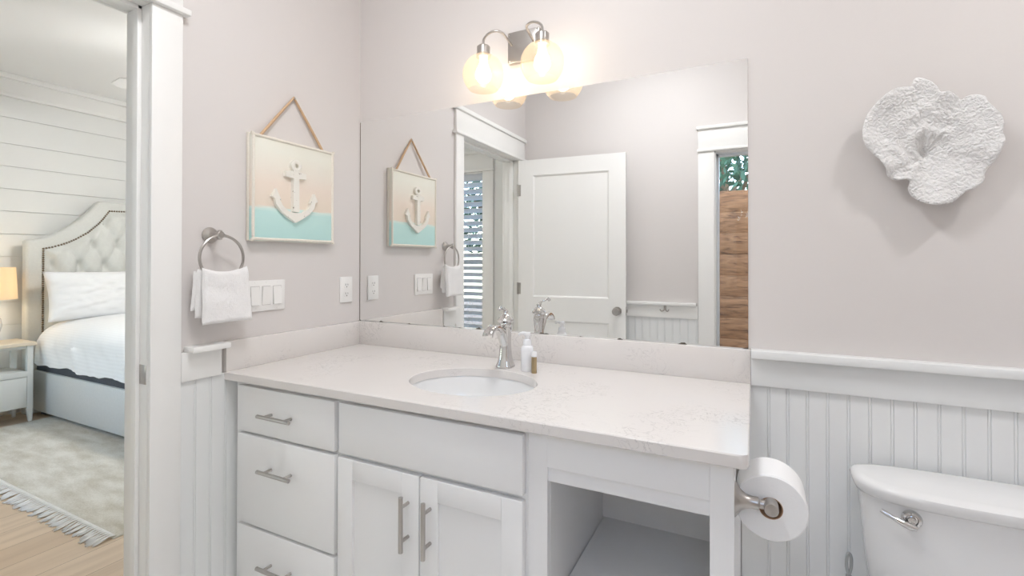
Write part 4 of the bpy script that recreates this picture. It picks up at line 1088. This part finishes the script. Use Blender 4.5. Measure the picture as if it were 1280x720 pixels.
# pillow leaning on the headboard
bm = bmesh.new(); n1, n2 = 40, 28; py0, py1, ph = 0.108, 0.86, 0.415
ang = math.radians(14); base = Vector((-3.375, 0, 0.766))
grid = {}
for s in (-1, 1):
    for i in range(n1+1):
        for j in range(n2+1):
            u, v = i/n1*2-1, j/n2*2-1
            f = max(0, (1-abs(u)**3.2))**0.55*max(0, (1-abs(v)**3.2))**0.55
            pin = 1-0.10*(1-abs(u)**2)*abs(v)**4*0.4
            y = (py0+py1)/2+(py1-py0)/2*u*(1-0.055*(1-v*v)); w_ = ph*0.5*(1+v*(1-0.05*(1-u*u)))
            d = s*(0.085*f + 0.022*noise.noise((u*2.5+v*2, v*5.0-u*2, s*2.0))*f + 0.009*noise.noise((u*6, v*11+u*5, s))*f)
            co = base + Vector((d*math.cos(ang) - w_*math.sin(ang), y, d*math.sin(ang)*1.0 + w_*math.cos(ang)))
            if s == 1 and (i in (0, n1) or j in (0, n2)): grid[(s, i, j)] = grid[(-1, i, j)]; continue
            grid[(s, i, j)] = bm.verts.new(co)
for s in (-1, 1):
    for i in range(n1):
        for j in range(n2):
            try: bm.faces.new((grid[(s, i, j)], grid[(s, i+1, j)], grid[(s, i+1, j+1)], grid[(s, i, j+1)]))
            except ValueError: pass
o = obj('pillow', bm, M_linen, sharp=120)
tag(o, 'white bed pillow leaning against the tufted headboard', 'pillow')

# nightstand
ns = thing('nightstand', 'white painted nightstand with one drawer beside the bed', 'nightstand', (-3.55, -0.21, 0))
NX0, NX1, NY0, NY1 = -3.715, -3.392, -0.47, 0.029
obj('top', B((NX0-0.005, NX1+0.02, NY0-0.02, NY1+0.014, 0.600, 0.626, 0.004)), M_standtop, ns, label='pale natural wood top')
for x in (NX0, NX1-0.032):
    for y in (NY0, NY1-0.034):
        bm = bmesh.new(); sx = 0.010 if x > -3.6 else -0.010; sy = 0.008
        v = []
        for z, ins in ((0.0125 if x > -3.6 else 0.0, 0.011), (0.115, 0.0), (0.598, 0.0)):
            v.append([bm.verts.new(p) for p in ((x+ins, y+ins, z), (x+0.032-(0 if x > -3.6 else ins)*0, y+ins, z), (x+0.032, y+0.034-ins*0.3, z), (x+ins, y+0.034-ins*0.3, z))])
        for A, Bq in zip(v, v[1:]):
            for k in range(4): bm.faces.new((A[k], A[(k+1) % 4], Bq[(k+1) % 4], Bq[k]))
        bm.faces.new(v[0][::-1]); bm.faces.new(v[-1])
        obj('leg', bm, M_stand, ns, flat=True)
obj('case', B((NX0+0.01, NX1-0.006, NY0+0.01, NY1-0.034, 0.125, 0.362)), M_stand, ns, flat=True)
obj('shelf', B((NX0+0.005, NX1+0.004, NY0+0.034, NY1-0.034, 0.362, 0.402, 0.003)), M_stand, ns)
obj('apron', B((NX0+0.03, NX1-0.02, NY0+0.03, NY1-0.03, 0.575, 0.598)), M_stand, ns, flat=True)
dw = obj('drawer', B((NX1-0.012, NX1-0.001, NY0+0.036, NY1-0.036, 0.130, 0.357, 0.002)), M_stand, ns)
bm = bmesh.new(); lathe(bm, [(0.005, 0), (0.005, 0.012), (0.012, 0.016), (0.010, 0.022), (0.0, 0.023)], (NX1-0.002, (NY0+NY1)/2, 0.245), (1, 0, 0), 16); obj('knob', bm, M_nickel, dw)

# lamp
LX, LY = -3.56, -0.187
lm = thing('table_lamp', 'glass table lamp with a glowing linen drum shade on the nightstand', 'lamp', (LX, LY, 0.622))
bm = bmesh.new(); lathe(bm, [(0.0, 0.6265), (0.075, 0.6265), (0.078, 0.632), (0.060, 0.645), (0.072, 0.690), (0.088, 0.760), (0.082, 0.810), (0.050, 0.850), (0.025, 0.880), (0.018, 0.92), (0.0, 0.92)], (LX, LY, 0), (0, 0, 1), 36, cap=False)
obj('base', bm, mat('pale_glazed_ceramic', (0.74, 0.73, 0.70), 0.15, noise_amt=0.02), lm)
bm = bmesh.new(); lathe(bm, [(0.010, 0.92), (0.010, 1.03)], (LX, LY, 0), (0, 0, 1), 12)
for k in range(3):
    a = 2*PI*k/3; tube(bm, [(LX, LY, 1.185), (LX+0.155*math.cos(a), LY+0.155*math.sin(a), 1.19)], 0.002, 6)
tube(bm, [(LX+0.012, LY, 1.0), (LX+0.05, LY, 1.06), (LX+0.04, LY, 1.16), (LX, LY, 1.187)], 0.002, 6)
obj('stem', bm, M_nickel, lm)
bm = bmesh.new(); lathe(bm, [(0.172, 0.962), (0.160, 1.206), (0.1585, 1.206), (0.1705, 0.962), (0.172, 0.962)], (LX, LY, 0), (0, 0, 1), 48, cap=False)
obj('lamp_shade', bm, M_shade, lm)
bm = bmesh.new(); ellip(bm, (LX, LY, 1.07), 0.03, 0.03, 0.038, 16, 10); obj('bulb', bm, M_lampbulb, lm)

# rug with fringe
RX0, RX1, RY0, RY1 = -3.415, -0.955, -0.525, 1.9
rg = thing('area_rug', 'ivory fringed area rug on the oak floor under the bed', 'rug', (-2.1, 0.7, 0))
bm = bmesh.new(); nx, ny = 150, 120
def rh_(x, y): return 0.010+0.0025*noise.noise((x*9, y*9, 0))+0.0015*noise.noise((x*60, y*60, 0))
top = [[bm.verts.new((RX0+(RX1-RX0)*i/nx, RY0+(RY1-RY0)*j/ny - (0.012*(i/nx-0.4) if j == 0 else 0), rh_(RX0+(RX1-RX0)*i/nx, RY0+(RY1-RY0)*j/ny) if 0 < i < nx and 0 < j < ny else 0.002)) for j in range(ny+1)] for i in range(nx+1)]
for i in range(nx):
    for j in range(ny): bm.faces.new((top[i][j], top[i+1][j], top[i+1][j+1], top[i][j+1]))
obj('pile', bm, M_rug, rg, sharp=180)
bm = bmesh.new(); random.seed(7)
x = RX0+0.012
while x < RX1-0.004:
    lean = random.uniform(-0.020, 0.018); ln = random.uniform(0.062, 0.090); yy = RY0-0.012*((x-RX0)/(RX1-RX0)-0.4)
    ellip_c = (x, yy-0.010, 0.011)
    for k in range(6):
        dx = (k-2.5)*0.0022+random.uniform(-0.0008, 0.0008); l2 = ln*random.uniform(0.86, 1.06); spread = random.uniform(1.3, 2.4)
        tube(bm, [(x+dx*1.6, yy+0.012, 0.011), (x+dx*0.5, yy-0.012, 0.012+0.001*(k % 2)), (x+dx*1.2+lean*0.5, yy-l2*0.6, 0.0055+0.004*random.random()), (x+dx*spread+lean, yy-l2, 0.0032)], [0.0024, 0.0026, 0.0024, 0.0016], 5)
    x += random.uniform(0.019, 0.023)
o = obj('fringe', bm, M_fringe, rg, sharp=180); o['kind'] = 'stuff'; o['label'] = 'white knotted fringe along the rug end'

# ceiling fan (mostly behind the door jamb)
FXc, FYc = -1.95, 0.56
fn = thing('ceiling_fan', 'white ceiling fan with a lit bowl over the bed', 'ceiling fan', (FXc, FYc, H))
bm = bmesh.new(); lathe(bm, [(0.0, 0.0), (0.07, 0.0), (0.06, -0.04), (0.014, -0.05), (0.014, -0.28), (0.06, -0.29), (0.115, -0.32), (0.12, -0.40), (0.09, -0.44), (0.0, -0.44)], (FXc, FYc, H), (0, 0, 1), 36, cap=False)
obj('motor', bm, M_fan, fn)
for k in range(5):
    a = math.radians(-88+72*k); R_ = Matrix.Translation(Vector((FXc, FYc, 2.385))) @ Matrix.Rotation(a, 4, 'Z') @ Matrix.Rotation(math.radians(10), 4, 'X')
    bm = bmesh.new(); prism(bm, [(0.11, -0.025), (0.20, -0.055), (0.62, -0.070), (0.66, -0.045), (0.66, 0.045), (0.62, 0.070), (0.20, 0.055), (0.11, 0.025)], 'xy', -0.004, 0.004)
    for v in bm.verts: v.co = R_ @ v.co
    obj('blade', bm, M_fan, fn)
bm = bmesh.new(); lathe(bm, [(0.10, -0.44), (0.115, -0.455), (0.10, -0.50), (0.06, -0.525), (0.0, -0.535)], (FXc, FYc, H), (0, 0, 1), 32, cap=False)
obj('light_bowl', bm, M_beddome, fn)

# blinds in the bedroom window
bl = thing('window_blind', 'white horizontal slat blind in the bedroom window', 'blind', ((W2[0]+W2[1])/2, YF-0.03, W2[3]))
bx0, bx1 = W2[0]+0.012, W2[1]-0.012
obj('headrail', B((bx0, bx1, YF-0.062, YF-0.006, W2[3]-0.065, W2[3]-0.009, 0.004)), M_blind, bl)
z = W2[3]-0.10; k = 0
first = None
while z > W2[2]+0.06:
    bm = bmesh.new(); yc = YF-0.034; hw = 0.029; ta = math.radians(36)
    c, s = math.cos(ta), math.sin(ta)
    v = [bm.verts.new((xx, yc+dy*c-dz*s, z+dy*s+dz*c)) for xx in (bx0, bx1) for dy, dz in ((-hw, -0.0015), (hw, -0.0015), (hw, 0.0015), (-hw, 0.0015))]
    for f in ((0, 1, 2, 3), (7, 6, 5, 4), (0, 4, 5, 1), (1, 5, 6, 2), (2, 6, 7, 3), (3, 7, 4, 0)): bm.faces.new([v[i] for i in f])
    obj('slat', bm, M_blind, bl, flat=True)
    z -= 0.0545
obj('bottom_rail', B((bx0, bx1, YF-0.060, YF-0.012, W2[2]+0.012, W2[2]+0.032, 0.003)), M_blind, bl)
for xx in (bx1-0.14, (bx0+bx1)/2, bx0+0.14):
    bm = bmesh.new()
    for dy in (-0.0605, -0.0075): tube(bm, [(xx, YF+dy, W2[2]+0.03), (xx, YF+dy, W2[3]-0.06)], 0.0012, 6)
    obj('ladder_cord', bm, M_blind, bl)

# ---------------------------------------------------------------- outside: ground, fence, trees
obj('ground_outside', B((-8, 8, -16, YF-0.15, -0.35, -0.25)), M_soil, kind='structure', flat=True)
YFN = -3.04
fz = [2.0405-0.1885*k for k in range(13)]
fe = thing('wood_fence', 'brown cedar board fence outside the bathroom window', 'fence', (1.5, YFN, -0.25))
random.seed(3)
top_z = 1.887
k = 0; z = top_z
while z > -0.2:
    obj('board', B((-0.6, 4.2, YFN-0.03+random.uniform(-0.002, 0.002), YFN, z-0.1885, z, 0.004)), M_fence, fe)
    z -= 0.1885
for x in (-0.55, 1.0, 2.6, 4.15): obj('post', B((x-0.045, x+0.045, YFN-0.125, YFN-0.032, -0.25, top_z-0.02)), M_fence, fe)
def tree(x, y, h, seed, label, r=1.6, n=1500):
    random.seed(seed)
    tr = thing('tree', label, 'tree', (x, y, -0.25))
    bm = bmesh.new(); tube(bm, [(x, y, -0.25), (x+0.05, y, h*0.4), (x-0.05, y+0.1, h*0.8)], [0.16, 0.12, 0.05], 10)
    for k in range(6):
        a = k*1.05; tube(bm, [(x, y, h*0.45+0.1*k), (x+0.6*math.cos(a), y+0.6*math.sin(a), h*0.6+0.12*k), (x+1.1*math.cos(a), y+1.1*math.sin(a), h*0.75+0.1*k)], [0.05, 0.035, 0.015], 6)
    obj('trunk', bm, M_bark, tr)
    bm = bmesh.new()
    for k in range(n):
        d = Vector((random.gauss(0, 1), random.gauss(0, 1), random.gauss(0, 1))).normalized()*(random.random()**0.4)
        c = Vector((x, y, h*0.78)) + Vector((d.x*r, d.y*r, d.z*r*0.8))
        u = Vector((random.gauss(0, 1), random.gauss(0, 1), random.gauss(0, 1))).normalized(); v = u.orthogonal().normalized()
        s = random.uniform(0.05, 0.10)
        bm.faces.new([bm.verts.new(c+u*s), bm.verts.new(c+v*s*0.5), bm.verts.new(c-u*s), bm.verts.new(c-v*s*0.5)])
    obj('crown', bm, M_leaf, tr, flat=True)
tree(1.2, -7.6, 3.9, 5, 'leafy green tree beyond the cedar fence', 1.7, 3200)
tree(-2.6, -6.8, 3.2, 8, 'leafy tree outside the bedroom window', 1.6, 3000)
